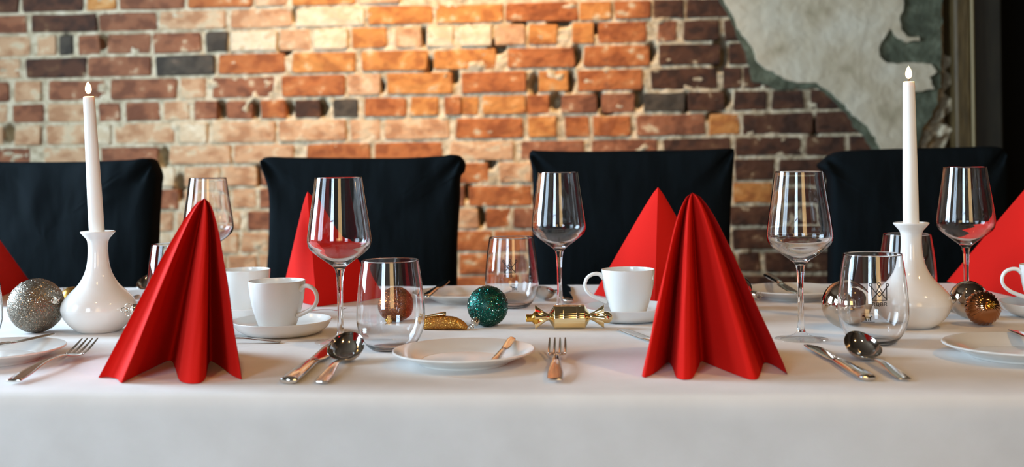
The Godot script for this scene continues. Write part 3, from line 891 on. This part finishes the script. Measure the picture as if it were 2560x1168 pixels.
var cup0: Node3D
var saucer0: Node3D
func cup_and_saucer(at: Vector3, shift: Vector3, handle: float, cup_label: String, saucer_label: String) -> void:
	var p: Node3D
	if saucer0 == null:
		p = thing("saucer", at)
		var s := Shape.new()
		s.lathe(profile([0.0, 0.0030, 0.036, 0.0030, 0.042, 0.0, 0.047, 0.0004, 0.055, 0.0030, 0.0650, 0.0095, 0.0710, 0.0180, 0.0722, 0.0206, 0.0716, 0.0214, 0.0700, 0.0204, 0.0635, 0.0128, 0.054, 0.0090, 0.044, 0.0080, 0.034, 0.0080, 0.028, 0.0082, 0.0, 0.0080], 4), 72)
		part("dish", s, M.porcelain, p)
		saucer0 = p
	else:
		p = again(saucer0, "saucer")
		p.position = at
	tag(p, saucer_label, "saucer", "white saucers")
	var o: Node3D
	var spot := at + shift + Vector3(0, 0.0088, 0)
	if cup0 == null:
		o = thing("coffee_cup", spot)
		var s := Shape.new()
		s.lathe(profile([0.0, 0.0018, 0.018, 0.0016, 0.0215, 0.0, 0.0245, 0.0004, 0.0272, 0.0038, 0.0315, 0.0150, 0.0355, 0.0280, 0.0388, 0.0430, 0.0404, 0.0560, 0.0410, 0.0648, 0.0405, 0.0658, 0.0394, 0.0650, 0.0386, 0.0560, 0.0368, 0.0430, 0.0334, 0.0285, 0.0292, 0.0160, 0.0235, 0.0070, 0.015, 0.0046, 0.0, 0.0042], 4), 64)
		part("cup_body", s, M.porcelain, o)
		s = Shape.new()
		var path := smooth([Vector3(0.0390, 0.0535, 0), Vector3(0.0450, 0.0590, 0), Vector3(0.0545, 0.0592, 0), Vector3(0.0635, 0.0540, 0), Vector3(0.0672, 0.0445, 0), Vector3(0.0645, 0.0350, 0), Vector3(0.0560, 0.0275, 0), Vector3(0.0450, 0.0225, 0), Vector3(0.0345, 0.0185, 0)], 4)
		var wd := []
		var hg := []
		for i in path.size():
			var t := float(i) / (path.size() - 1)
			wd.append(lerpf(0.0050, 0.0042, sin(t * PI)))
			hg.append(lerpf(0.0034, 0.0026, sin(t * PI)))
		s.rod(path, hg, wd, Vector3.BACK, 14)
		part("handle", s, M.porcelain, o)
		cup0 = o
	else:
		o = again(cup0, "coffee_cup")
		o.position = spot
	o.rotation.y = handle
	o.scale = Vector3(1.0, 1.05, 1.0)
	tag(o, cup_label, "cup", "white coffee cups")

var plate0: Node3D
func plate(at: Vector3, label: String) -> void:
	var p: Node3D
	if plate0 == null:
		p = thing("side_plate", at)
		var s := Shape.new()
		s.lathe(profile([0.0, 0.0026, 0.045, 0.0026, 0.050, 0.0, 0.0545, 0.0004, 0.058, 0.0035, 0.070, 0.0085, 0.0860, 0.0150, 0.0876, 0.0164, 0.0870, 0.0175, 0.0845, 0.0172, 0.070, 0.0125, 0.060, 0.0085, 0.052, 0.0060, 0.046, 0.0054, 0.0, 0.0052], 4), 96)
		part("dish", s, M.porcelain, p)
		plate0 = p
	else:
		p = again(plate0, "side_plate")
		p.position = at
	tag(p, label, "plate", "white side plates")

# cutlery lies along its own +x, from the end of the handle (0) to the tip
func lay(o: Node3D, end: Vector3, tip: Vector3, size: float, label: String, group: String, cat: String) -> void:
	var d := tip - end
	var x := d.normalized()
	var z := x.cross(Vector3.UP).normalized()
	var k := d.length() / size
	o.transform = Transform3D(Basis(x * k, z.cross(x) * k, z * k), end)
	tag(o, label, cat, group)

func handle_rod(s: Shape, pts: Array, wide: Array, high: Array) -> void:
	s.rod(smooth(pts, 4), stretch(wide), stretch(high), Vector3.UP, 12)

func stretch(w: Array) -> Array:
	var out := []
	for i in w.size() - 1:
		for j in 4: out.append(lerpf(w[i], w[i + 1], j / 4.0))
	out.append(w[w.size() - 1])
	return out

var knife0: Node3D
func knife(end: Vector3, tip: Vector3, label: String) -> void:
	var o: Node3D
	if knife0 == null:
		o = thing("table_knife")
		var s := Shape.new()
		handle_rod(s, [Vector3(0.004, 0.0040, 0), Vector3(0.03, 0.0044, 0), Vector3(0.07, 0.0042, 0), Vector3(0.098, 0.0040, 0), Vector3(0.112, 0.0036, 0)], [0.0088, 0.0092, 0.0078, 0.0066, 0.0052], [0.0038, 0.0042, 0.0040, 0.0036, 0.0026])
		part("handle", s, M.silver, o)
		var b := Shape.new()
		b.rod(smooth([Vector3(0.108, 0.0034, 0), Vector3(0.125, 0.0032, 0.001), Vector3(0.16, 0.0030, 0.001), Vector3(0.195, 0.0030, 0), Vector3(0.21, 0.0030, -0.002), Vector3(0.22, 0.0030, -0.005)], 4), stretch([0.0050, 0.0088, 0.0096, 0.0094, 0.0072, 0.0028]), stretch([0.0022, 0.0012, 0.0010, 0.0009, 0.0007, 0.0005]), Vector3.UP, 12)
		part("blade", b, M.silver, o)
		knife0 = o
	else:
		o = again(knife0, "table_knife")
	lay(o, end, tip, 0.22, label, "silver table knives", "knife")

var fork0: Node3D
func fork(end: Vector3, tip: Vector3, label: String) -> void:
	var o: Node3D
	if fork0 == null:
		o = thing("table_fork")
		var s := Shape.new()
		handle_rod(s, [Vector3(0.004, 0.003, 0), Vector3(0.03, 0.005, 0), Vector3(0.075, 0.008, 0), Vector3(0.115, 0.006, 0), Vector3(0.135, 0.0035, 0)], [0.0088, 0.0092, 0.0056, 0.0034, 0.0036], [0.0016, 0.0018, 0.0018, 0.0018, 0.0014])
		part("handle", s, M.silver, o)
		s = Shape.new()
		s.rod(smooth([Vector3(0.132, 0.0036, 0), Vector3(0.142, 0.0012, 0), Vector3(0.152, 0.0, 0), Vector3(0.163, 0.0, 0)], 4), stretch([0.0034, 0.0086, 0.0118, 0.0122]), stretch([0.0014, 0.0011, 0.0010, 0.0010]), Vector3.UP, 12)
		part("neck_plate", s, M.silver, o)
		for k in 4:
			var z := -0.0105 + k * 0.007
			s = Shape.new()
			s.rod(smooth([Vector3(0.160, 0.0002, z), Vector3(0.175, 0.0022, z), Vector3(0.192, 0.0066, z * 0.98), Vector3(0.206, 0.0106, z * 0.96)], 3), [0.0019, 0.0019, 0.0019, 0.0018, 0.0018, 0.0017, 0.0016, 0.0014, 0.0012, 0.0008], [0.0010, 0.0010, 0.0010, 0.0010, 0.0010, 0.0010, 0.0009, 0.0008, 0.0007, 0.0005], Vector3.UP, 10)
			part("tine", s, M.silver, o)
		fork0 = o
	else:
		o = again(fork0, "table_fork")
	lay(o, end, tip - Vector3(0, 0.0106, 0), 0.206, label, "silver table forks", "fork")

var spoon0: Node3D
func spoon(end: Vector3, tip: Vector3, label: String, over := false) -> void:
	var o: Node3D
	if spoon0 == null:
		o = thing("table_spoon")
		var s := Shape.new()
		handle_rod(s, [Vector3(0.004, 0.003, 0), Vector3(0.03, 0.005, 0), Vector3(0.08, 0.008, 0), Vector3(0.118, 0.006, 0), Vector3(0.136, 0.0035, 0)], [0.0085, 0.0090, 0.0052, 0.0032, 0.0040], [0.0016, 0.0018, 0.0018, 0.0018, 0.0014])
		part("handle", s, M.silver, o)
		s = Shape.new()
		s.lathe(profile([0.0, -0.0100, 0.0090, -0.0090, 0.0162, -0.0056, 0.0212, 0.0002, 0.0231, 0.0042, 0.0235, 0.0050, 0.0228, 0.0051, 0.0204, 0.0012, 0.0154, -0.0042, 0.0085, -0.0075, 0.0, -0.0085], 4), 48)
		for i in s.v.size():
			var q := s.v[i]
			var a := q.x / 0.0235
			var along := q.x * 1.45 + 0.0341
			s.v[i] = Vector3(0.1305 + along * 0.93 - (q.y - 0.004) * 0.36, 0.0035 + along * 0.36 + (q.y - 0.004) * 0.93, q.z * (1.0 - 0.14 * a))
		part("bowl", s, M.silver, o)
		spoon0 = o
	else:
		o = again(spoon0, "table_spoon")
	lay(o, end, tip, 0.195, label, "silver spoons", "spoon")
	if over: o.rotate_object_local(Vector3.RIGHT, PI)

# ---------------------------------------------------------------- napkins
func fan_napkin(front: Array, back: Array, apex: Vector3, label: String, cap: float) -> void:
	var ring := smooth(front, 6)
	for q in smooth(back, 5): ring.append(q)
	var mid := Vector2.ZERO
	for q in ring: mid += q
	mid /= ring.size()
	var o := thing("red_napkin", Vector3(mid.x, TABLE, mid.y))
	tag(o, label, "napkin", "folded red napkins")
	var top := apex - o.position
	var n := ring.size()
	var rows := 40
	var sag := noise(6.0, FastNoiseLite.TYPE_SIMPLEX_SMOOTH, 2, int(label.length()))
	var s := Shape.new()
	s.grid(n, rows, func(u: float, t: float) -> Vector3:
		var q: Vector2 = ring[int(round(u * n)) % n] - mid
		# the pleats run together under a small rounded crown
		var e := 1.0 - pow(1.0 - t, 1.0)
		var keep := (1.0 - e) * (1.0 - cap) + cap * sqrt(maxf(0.0, 1.0 - pow(e, 9.0)))
		var y := top.y * e + 0.0006
		var axis := Vector2(top.x, top.z) * e
		var p := axis + q * keep
		p += q.normalized() * 0.0012 * sin(t * PI) * sag.get_noise_2d(cos(u * TAU) * 0.3, sin(u * TAU) * 0.3 + t * 0.3)
		return Vector3(p.x, y, p.y), true)
	part("cloth", s, M.red, o)

func pyramid_napkin(base: Array, apex: Vector3, label: String) -> void:
	var mid := Vector2.ZERO
	for q in base: mid += q
	mid /= base.size()
	var o := thing("red_napkin", Vector3(mid.x, TABLE, mid.y))
	tag(o, label, "napkin", "folded red napkins")
	var top := apex - o.position
	var s := Shape.new()
	var n := base.size()
	for i in n:
		var a: Vector2 = base[i] - mid
		var b: Vector2 = base[(i + 1) % n] - mid
		s.grid(12, 24, func(u: float, t: float) -> Vector3:
			var e := t
			var round_off := 0.035 * sqrt(maxf(0.0, 1.0 - pow(e, 8.0)))
			var q := a.lerp(b, u) * ((1.0 - e) * 0.965 + round_off)
			var out := Vector2((b - a).y, -(b - a).x).normalized()
			if out.dot(a + b) < 0.0: out = -out
			q += out * 0.005 * sin(u * PI) * sin(e * PI)
			return Vector3(q.x + top.x * e, top.y * e + 0.0006, q.y + top.z * e))
		s.outward(0, 0)
	part("cloth", s, M.red, o)

# ---------------------------------------------------------------- baubles
func flakes(s: Shape, count: int, where: Callable, size: float) -> void:
	for i in count:
		var pn: Array = where.call()
		var p: Vector3 = pn[0]
		var n: Vector3 = (pn[1] + Vector3(rng.randfn(), rng.randfn(), rng.randfn()) * 0.28).normalized()
		var a := n.cross(Vector3(rng.randf() - 0.5, rng.randf() - 0.5, rng.randf() - 0.5)).normalized() * size * rng.randf_range(0.6, 1.1)
		var b := n.cross(a)
		var first := s.v.size()
		for k in 6: s.put(p + a * cos(k * PI / 3) + b * sin(k * PI / 3))
		for k in range(1, 5): s.ix.append_array([first, first + k + 1, first + k])

func on_ball(r: float) -> Callable:
	return func() -> Array:
		var d := Vector3(rng.randfn(), rng.randfn(), rng.randfn()).normalized()
		return [Vector3(0, r, 0) + d * (r + 0.0003), d]

func cap_on(o: Node3D, r: float, dir: Vector3, m: Material, size := 1.0) -> void:
	var d := dir.normalized()
	var up := Basis(Quaternion(Vector3.UP, d))
	var t := Transform3D(up, Vector3(0, r, 0) + d * r * 0.985)
	var s := Shape.new()
	var w := 0.0062 * size
	s.lathe(profile([0.0, -0.001, w, -0.001, w * 1.03, 0.0, w, 0.0035 * size, w * 1.0, 0.0062 * size, w * 0.85, 0.0072 * size, 0.0, 0.0076 * size], 2), 30, func(a: float, _y: float) -> float: return 1.0 + 0.05 * cos(a * 15))
	s.move(0, t)
	var c := part("cap", s, m, o)
	s = Shape.new()
	for e in [-1.0, 1.0]:
		s.ring(Vector3(e * 0.0035 * size, 0.0112 * size, 0), Vector3(0.15, 0.1, 1), 0.0036 * size, 0.0006 * size)
	s.ring(Vector3(0, 0.0148 * size, 0), Vector3(1, 0, 0.25), 0.0042 * size, 0.0006 * size)
	s.move(0, t)
	part("hanging_loop", s, m, c)

func bauble(at: Vector3, r: float, look: String, cap_dir: Vector3, label: String, cap_size := 1.0) -> void:
	var o := thing("christmas_bauble", at)
	tag(o, label, "bauble", "christmas baubles on the tablecloth")
	var s := Shape.new()
	if look == "ribbed":
		var d := cap_dir.normalized()
		var pr := []
		for i in 41:
			var a := PI * i / 40.0
			pr.append_array([sin(a) * r, -cos(a) * r])
		s.lathe(profile(pr, 1), 168, func(a: float, y: float) -> float:
			var lat := sqrt(maxf(0.0, 1.0 - pow(y / r, 2.0)))
			return 1.0 - 0.035 * pow(absf(sin(a * 14.0)), 0.6) * smoothstep(0.05, 0.5, lat))
		s.move(0, Transform3D(Basis(Quaternion(Vector3.UP, d)), Vector3(0, r, 0)))
	else:
		s.ball(Vector3(0, r, 0), r, 64)
	var skin := {"silver": M.silver_base, "green": M.green_base, "copper": M.copper_base, "satin": M.gold_satin, "bronze": M.bronze_mirror, "ribbed": M.copper_mirror, "pearl": M.pearl}
	part("ball", s, skin[look], o)
	var coats := {"silver": [[M.silver_flake, 9000, 0.00062], [M.copper_flake, 700, 0.00055]], "green": [[M.green_flake, 5200, 0.00062], [M.white_flake, 900, 0.00066]], "copper": [[M.copper_flake, 4600, 0.0006], [M.gold_flake, 500, 0.00055]]}
	for f in coats.get(look, []):
		var g := Shape.new()
		flakes(g, f[1], on_ball(r), f[2])
		part("glitter", g, f[0], o).set_meta("kind", "stuff")
	cap_on(o, r, cap_dir, M.gold_cap if look in ["copper", "ribbed", "satin"] else M.cap, cap_size)

func wrapped_sweet(at: Vector3, k: float, turn: float) -> void:
	var o := thing("sweet_ornament", at, turn)
	tag(o, "shiny gold christmas ornament shaped like a wrapped sweet, lying beside the green bauble", "ornament")
	var R := 0.0176 * k
	# (along, radius)
	var body := profile([0.0, -0.031, 0.0040, -0.0315, 0.0052, -0.0300, 0.0125, -0.0255, 0.0168, -0.0225, 0.0176, -0.0210, 0.0176, -0.0105, 0.0172, -0.0095, 0.0176, -0.0085, 0.0176, 0.0085, 0.0172, 0.0095, 0.0176, 0.0105, 0.0176, 0.0210, 0.0168, 0.0225, 0.0125, 0.0255, 0.0052, 0.0300, 0.0040, 0.0315, 0.0, 0.031], 3)
	var s := Shape.new()
	s.lathe(body, 96, func(a: float, y: float) -> float: return 1.0 - 0.03 * absf(sin(a * 14.0)) * smoothstep(0.03, 0.02, absf(y)))
	s.move(0, Transform3D(Basis(Vector3.BACK, -PI / 2) * Basis.from_scale(Vector3.ONE * k), Vector3(0, R, 0)))
	part("body", s, M.gold, o)
	for e in [-1.0, 1.0]:
		var f := Shape.new()
		f.lathe(profile([0.0, 0.028, 0.0045, 0.0290, 0.0060, 0.0335, 0.0100, 0.0400, 0.0165, 0.0490, 0.0172, 0.0505, 0.0120, 0.0500, 0.0040, 0.0470, 0.0, 0.0465], 3), 72, func(a: float, y: float) -> float:
			return 1.0 - 0.68 * smoothstep(0.030, 0.042, y) * (0.5 - 0.5 * cos(a * 4.0 + 0.5)))
		f.move(0, Transform3D(Basis(Vector3.BACK, -e * PI / 2) * Basis.from_scale(Vector3.ONE * k), Vector3(0, R, 0)))
		part("twisted_end", f, M.gold, o)
	var b := Shape.new()
	b.ball(Vector3(0.0545 * k, R * 0.92, 0), 0.0088 * k, 32)
	part("end_ball", b, M.gold, o)
	var c := Shape.new()
	c.lathe(profile([0.0, 0.044, 0.0085, 0.046, 0.0095, 0.051, 0.0062, 0.0545, 0.0056, 0.0560, 0.0056, 0.0625, 0.0048, 0.0635, 0.0, 0.0638], 3), 36)
	c.move(0, Transform3D(Basis(Vector3.BACK, PI / 2) * Basis.from_scale(Vector3.ONE * k), Vector3(0, R * 0.92, 0)))
	part("cap", c, M.gold_cap, o)

func leaf_ornament(at: Vector3, turn: float) -> void:
	var o := thing("leaf_ornament", at, turn)
	tag(o, "gold glittered leaf-shaped ornament with a small ribbon, lying behind the middle tumbler", "ornament")
	var s := Shape.new()
	s.rod(smooth([Vector3(-0.031, 0.009, 0), Vector3(-0.022, 0.0098, 0), Vector3(0.0, 0.0102, 0.001), Vector3(0.015, 0.0098, 0.002), Vector3(0.026, 0.0066, 0.003), Vector3(0.0325, 0.0030, 0.003)], 5), stretch5([0.0075, 0.0095, 0.011, 0.010, 0.007, 0.003]), stretch5([0.0085, 0.0096, 0.0100, 0.0088, 0.0062, 0.0028]), Vector3.UP, 24)
	part("leaf", s, M.leaf, o)
	var g := Shape.new()
	var path := smooth([Vector3(-0.031, 0.009, 0), Vector3(-0.022, 0.0098, 0), Vector3(0.0, 0.0102, 0.001), Vector3(0.015, 0.0098, 0.002), Vector3(0.026, 0.0066, 0.003), Vector3(0.0325, 0.0030, 0.003)], 5)
	var wd := stretch5([0.0075, 0.0095, 0.011, 0.010, 0.007, 0.003])
	var hg := stretch5([0.0085, 0.0096, 0.0100, 0.0088, 0.0062, 0.0028])
	flakes(g, 5200, func() -> Array:
		var i := rng.randi_range(0, path.size() - 2)
		var f := rng.randf()
		var a := rng.randf() * TAU
		var d := Vector3(0, sin(a) * lerpf(hg[i], hg[i + 1], f), cos(a) * lerpf(wd[i], wd[i + 1], f))
		var p: Vector3 = path[i].lerp(path[i + 1], f)
		return [p + d * 1.02, d.normalized()], 0.0006)
	part("glitter", g, M.gold_flake, o).set_meta("kind", "stuff")
	var r := Shape.new()
	r.rod(smooth([Vector3(-0.027, 0.0195, 0), Vector3(-0.015, 0.0215, 0), Vector3(0.001, 0.0235, 0)], 4), stretch([0.003, 0.005, 0.006]), stretch([0.0012, 0.0022, 0.0032]), Vector3.UP, 12)
	r.rod(smooth([Vector3(-0.027, 0.0195, 0), Vector3(-0.031, 0.0215, 0), Vector3(-0.0325, 0.0165, 0)], 4), stretch([0.003, 0.003, 0.002]), stretch([0.001, 0.001, 0.001]), Vector3.UP, 10)
	part("ribbon", r, M.gold, o)

func stretch5(w: Array) -> Array:
	var out := []
	for i in w.size() - 1:
		for j in 5: out.append(lerpf(w[i], w[i + 1], j / 5.0))
	out.append(w[w.size() - 1])
	return out

# ---------------------------------------------------------------- everything
func _ready() -> void:
	rng.seed = 77
	make_materials()
	set_camera_and_light()
	build_room()
	build_brick_wall()
	build_table()
	build_chairs()

	candle_set(Vector3(-0.7573, 0.7500, -1.6581), 0.047, 1.0, 0.2035, "at the left, beside the silver bauble", "leaning a little beside the silver bauble")
	candle_set(Vector3(0.4443, 0.7500, -1.6833), 0.002, 1.0, 0.2040, "at the right, behind the crown-printed tumbler", "at the right, upright before the plaster")

	# far napkins
	pyramid_napkin([Vector2(-0.5981, -2.0802), Vector2(-0.4928, -1.9281), Vector2(-0.3996, -2.0607), Vector2(-0.5106, -2.2494)], Vector3(-0.5120, 0.9481, -1.9508), "red pyramid napkin with a brightly lit left face, behind the front left cup")
	pyramid_napkin([Vector2(-0.0179, -2.0828), Vector2(0.0859, -1.9269), Vector2(0.2083, -2.0622), Vector2(0.1402, -2.2192)], Vector3(0.0963, 0.9479, -1.9736), "red pyramid napkin partly behind the pleated napkin in the middle")
	pyramid_napkin([Vector2(0.6659, -2.2712), Vector2(0.7170, -1.9545), Vector2(0.9132, -2.0646), Vector2(0.8406, -2.2695)], Vector3(0.7723, 0.9649, -2.0670), "large red pyramid napkin at the right edge behind the ribbed bauble")
	pyramid_napkin([Vector2(-1.3833, -2.1552), Vector2(-1.1150, -1.9461), Vector2(-1.2008, -2.3117), Vector2(-1.3455, -2.3187)], Vector3(-1.1216, 0.9577, -1.9179), "dark red napkin at the left edge behind the silver bauble")
	# near napkins
	fan_napkin([Vector2(-0.5910, -1.2900), Vector2(-0.5825, -1.2949), Vector2(-0.5656, -1.2829), Vector2(-0.5501, -1.2594), Vector2(-0.5502, -1.2782), Vector2(-0.5508, -1.3380), Vector2(-0.5494, -1.4035), Vector2(-0.5221, -1.3512), Vector2(-0.4908, -1.2809), Vector2(-0.4758, -1.2599), Vector2(-0.4648, -1.2554), Vector2(-0.4576, -1.2624), Vector2(-0.4638, -1.2956), Vector2(-0.4882, -1.3728), Vector2(-0.4929, -1.3978), Vector2(-0.4688, -1.3620), Vector2(-0.4360, -1.3055), Vector2(-0.4155, -1.2791)], [Vector2(-0.4378, -1.3436), Vector2(-0.5102, -1.4722), Vector2(-0.5880, -1.5112), Vector2(-0.6279, -1.4727), Vector2(-0.6059, -1.3404)], Vector3(-0.4739, 0.9578, -1.3269), "pleated red napkin standing in front at the left", 0.15)
	fan_napkin([Vector2(0.0421, -1.3032), Vector2(0.0463, -1.2961), Vector2(0.0595, -1.3275), Vector2(0.0759, -1.3897), Vector2(0.0801, -1.3631), Vector2(0.0806, -1.2987), Vector2(0.0851, -1.2847), Vector2(0.0911, -1.2824), Vector2(0.0991, -1.2941), Vector2(0.1098, -1.3529), Vector2(0.1179, -1.3978), Vector2(0.1272, -1.3737), Vector2(0.1429, -1.3279), Vector2(0.1567, -1.2921), Vector2(0.1635, -1.2829), Vector2(0.1710, -1.2898), Vector2(0.1824, -1.3429), Vector2(0.1922, -1.3897), Vector2(0.2009, -1.3686), Vector2(0.2074, -1.3136)], [Vector2(0.2145, -1.3897), Vector2(0.1756, -1.4940), Vector2(0.1107, -1.5198), Vector2(0.0541, -1.3978)], Vector3(0.1077, 0.9563, -1.3727), "pleated red napkin standing in front at the right", 0.17)

	wine_glass(Vector3(-0.3623, 0.7500, -1.5466), 1.0, "empty wine glass between the front left cup and the middle tumbler")
	wine_glass(Vector3(0.2659, 0.7500, -1.5650), 1.0, "empty wine glass right of the pleated right napkin")
	wine_glass(Vector3(-0.0701, 0.7500, -1.8317), 1.0, "empty wine glass behind the gold sweet ornament in the middle")
	wine_glass(Vector3(-0.6898, 0.7500, -1.9500), 0.985, "empty wine glass half hidden behind the pleated left napkin")
	wine_glass(Vector3(0.5693, 0.7500, -1.8393), 1.0, "empty wine glass behind the two brown baubles at the right")

	tumbler(Vector3(-0.2819, 0.7500, -1.4933), 0.0, "clear tumbler with the copper bauble showing through it")
	tumbler(Vector3(-0.1538, 0.7500, -1.9183), 0.0, "clear tumbler printed with a black crown behind the green bauble")
	printed(get_child(get_child_count() - 1), 0.0)
	tumbler(Vector3(0.3554, 0.7500, -1.5375), 0.0, "clear tumbler printed with a crown in front of the right candle holder")
	printed(get_child(get_child_count() - 1), -0.05)
	tumbler(Vector3(0.4987, 0.7500, -1.9146), 0.0, "clear tumbler standing behind the right candle holder")
	tumbler(Vector3(-0.7017, 0.7500, -1.8228), 0.0, "clear tumbler mostly hidden behind the pleated left napkin")
	tumbler(Vector3(-0.8832, 0.7500, -1.5198), 0.0, "clear tumbler cut off by the left edge of the picture")

	cup_and_saucer(Vector3(-0.4674, 0.7500, -1.6270), Vector3(-0.007, 0, 0.0), -0.30, "white coffee cup with its handle to the right, in front of the other left cup", "white saucer under the front left cup")
	cup_and_saucer(Vector3(-0.5784, 0.7500, -1.8012), Vector3.ZERO, 2.2, "white coffee cup behind the front left cup, handle out of sight", "white saucer under the rear left cup")
	cup_and_saucer(Vector3(0.0385, 0.7500, -1.7655), Vector3.ZERO, PI + 0.12, "white coffee cup with its handle to the left, beside the gold sweet", "white saucer under the cup beside the gold sweet")
	cup_and_saucer(Vector3(0.6763, 0.7500, -1.7912), Vector3.ZERO, PI - 0.1, "white coffee cup cut off by the right edge, only its handle in view", "white saucer at the right edge, under the cut-off cup")

	plate(Vector3(-0.1721, 0.7500, -1.3895), "white side plate at the front in the middle, a knife lying on it")
	plate(Vector3(-0.7811, 0.7500, -1.4035), "white side plate at the left edge beside the front fork")
	plate(Vector3(0.5028, 0.7500, -1.4307), "white side plate at the right edge beside the right spoon")
	plate(Vector3(-0.2450, 0.7500, -2.0084), "white side plate at the back behind the green bauble")
	plate(Vector3(0.3318, 0.7500, -2.0283), "white side plate at the back behind the right wine glass stem")
	plate(Vector3(-0.8103, 0.7500, -1.9814), "white side plate at the back behind the left candle holder")

	fork(Vector3(-0.6740, 0.7510, -1.2487), Vector3(-0.6797, 0.7700, -1.4614), "silver fork lying aslant between the left plate and the left napkin")
	fork(Vector3(-0.0551, 0.7510, -1.2603), Vector3(-0.0595, 0.7700, -1.4616), "silver fork with four tines pointing away, right of the front middle plate")
	fork(Vector3(-0.4929, 0.7510, -1.8541), Vector3(-0.4250, 0.7640, -1.8646), "silver fork lying behind the front left cup")
	knife(Vector3(-0.3534, 0.7500, -1.2495), Vector3(-0.3630, 0.7500, -1.5164), "silver knife beside the spoon, right of the pleated left napkin")
	knife(Vector3(0.2884, 0.7500, -1.2724), Vector3(0.2665, 0.7500, -1.5060), "silver knife right of the pleated right napkin, beside the right spoon")
	knife(Vector3(0.0919, 0.7500, -1.4578), Vector3(0.0255, 0.7500, -1.6510), "silver knife reaching out from behind the left side of the right napkin")
	knife(Vector3(-0.1296, 0.7590, -1.3289), Vector3(-0.1167, 0.7690, -1.4620), "silver knife resting on the front middle plate")
	knife(Vector3(-0.7898, 0.7680, -1.3324), Vector3(-0.7475, 0.7680, -1.5026), "silver knife lying across the left edge plate")
	knife(Vector3(-0.2988, 0.7670, -1.8952), Vector3(-0.2867, 0.7760, -2.0859), "silver knife resting on the plate behind the green bauble")
	knife(Vector3(0.3030, 0.7760, -2.1382), Vector3(0.3200, 0.7670, -1.9277), "dark looking knife resting on the plate behind the right wine glass")
	knife(Vector3(-0.0616, 0.7500, -1.9579), Vector3(-0.0783, 0.7500, -2.2293), "silver knife beside the stem of the middle wine glass")
	knife(Vector3(0.5261, 0.7670, -1.3514), Vector3(0.5262, 0.7680, -1.5176), "silver knife lying across the right edge plate")
	knife(Vector3(-0.9158, 0.7500, -2.1499), Vector3(-1.0016, 0.7500, -2.1667), "silver knife mostly hidden behind the left candle holder")
	spoon(Vector3(-0.3161, 0.7500, -1.2498), Vector3(-0.3243, 0.7530, -1.4416), "silver spoon with a dark bowl beside the knife, in front of the left wine glass")
	spoon(Vector3(0.3278, 0.7500, -1.2727), Vector3(0.3118, 0.7530, -1.4512), "silver spoon with a dark bowl in front of the right tumbler")
	spoon(Vector3(-0.0874, 0.7500, -2.1422), Vector3(-0.1085, 0.7540, -1.9716), "silver spoon left of the middle wine glass stem")
	spoon(Vector3(-0.8479, 0.7510, -1.9917), Vector3(-0.8744, 0.7640, -2.1412), "silver spoon between the left candle holder and the left napkin")
	spoon(Vector3(-0.4437, 0.7500, -1.5438), Vector3(-0.5765, 0.7540, -1.5408), "silver spoon with only its handle end showing right of the left napkin")

	bauble(Vector3(-0.8493, 0.7500, -1.6474), 0.04026, "silver", Vector3(0.86, 0.22, 0.46), "large silver glitter bauble at the left edge", 0.85)
	bauble(Vector3(-0.1732, 0.7500, -1.6975), 0.03029, "green", Vector3(-0.5, -0.62, 0.62), "dark green glitter bauble in the middle of the table")
	bauble(Vector3(-0.3157, 0.7500, -1.7207), 0.02876, "copper", Vector3(-0.25, -0.75, 0.6), "copper glitter bauble behind the middle tumbler", 0.9)
	bauble(Vector3(0.3476, 0.7500, -1.6654), 0.03503, "bronze", Vector3(0.75, 0.1, -0.65), "mirrored bronze bauble behind the crown-printed right tumbler")
	bauble(Vector3(-0.8954, 0.7500, -1.8617), 0.02235, "satin", Vector3(-0.6, 0.4, -0.5), "small satin gold bauble between the silver bauble and the candle holder", 0.8)
	bauble(Vector3(0.5505, 0.7500, -1.7678), 0.02841, "bronze", Vector3(-0.94, 0.05, 0.3), "mirrored brown bauble left of the ribbed bauble, its cap to the candle holder")
	bauble(Vector3(0.5463, 0.7500, -1.6935), 0.02546, "ribbed", Vector3(0.07, 0.27, 0.97), "ribbed copper bauble with its gold cap to the front", 0.9)
	bauble(Vector3(0.2156, 0.7500, -1.8924), 0.02827, "pearl", Vector3(0.93, -0.15, 0.3), "mirrored silver bauble peeping out right of the right napkin")
	bauble(Vector3(-0.6400, 0.7500, -1.6177), 0.03625, "pearl", Vector3(-0.96, 0.05, 0.26), "silver capped bauble hidden behind the pleated left napkin", 1.3)
	wrapped_sweet(Vector3(-0.0502, 0.7500, -1.6715), 1.0, 0.06)
	leaf_ornament(Vector3(-0.2342, 0.7500, -1.6664), 0.03)
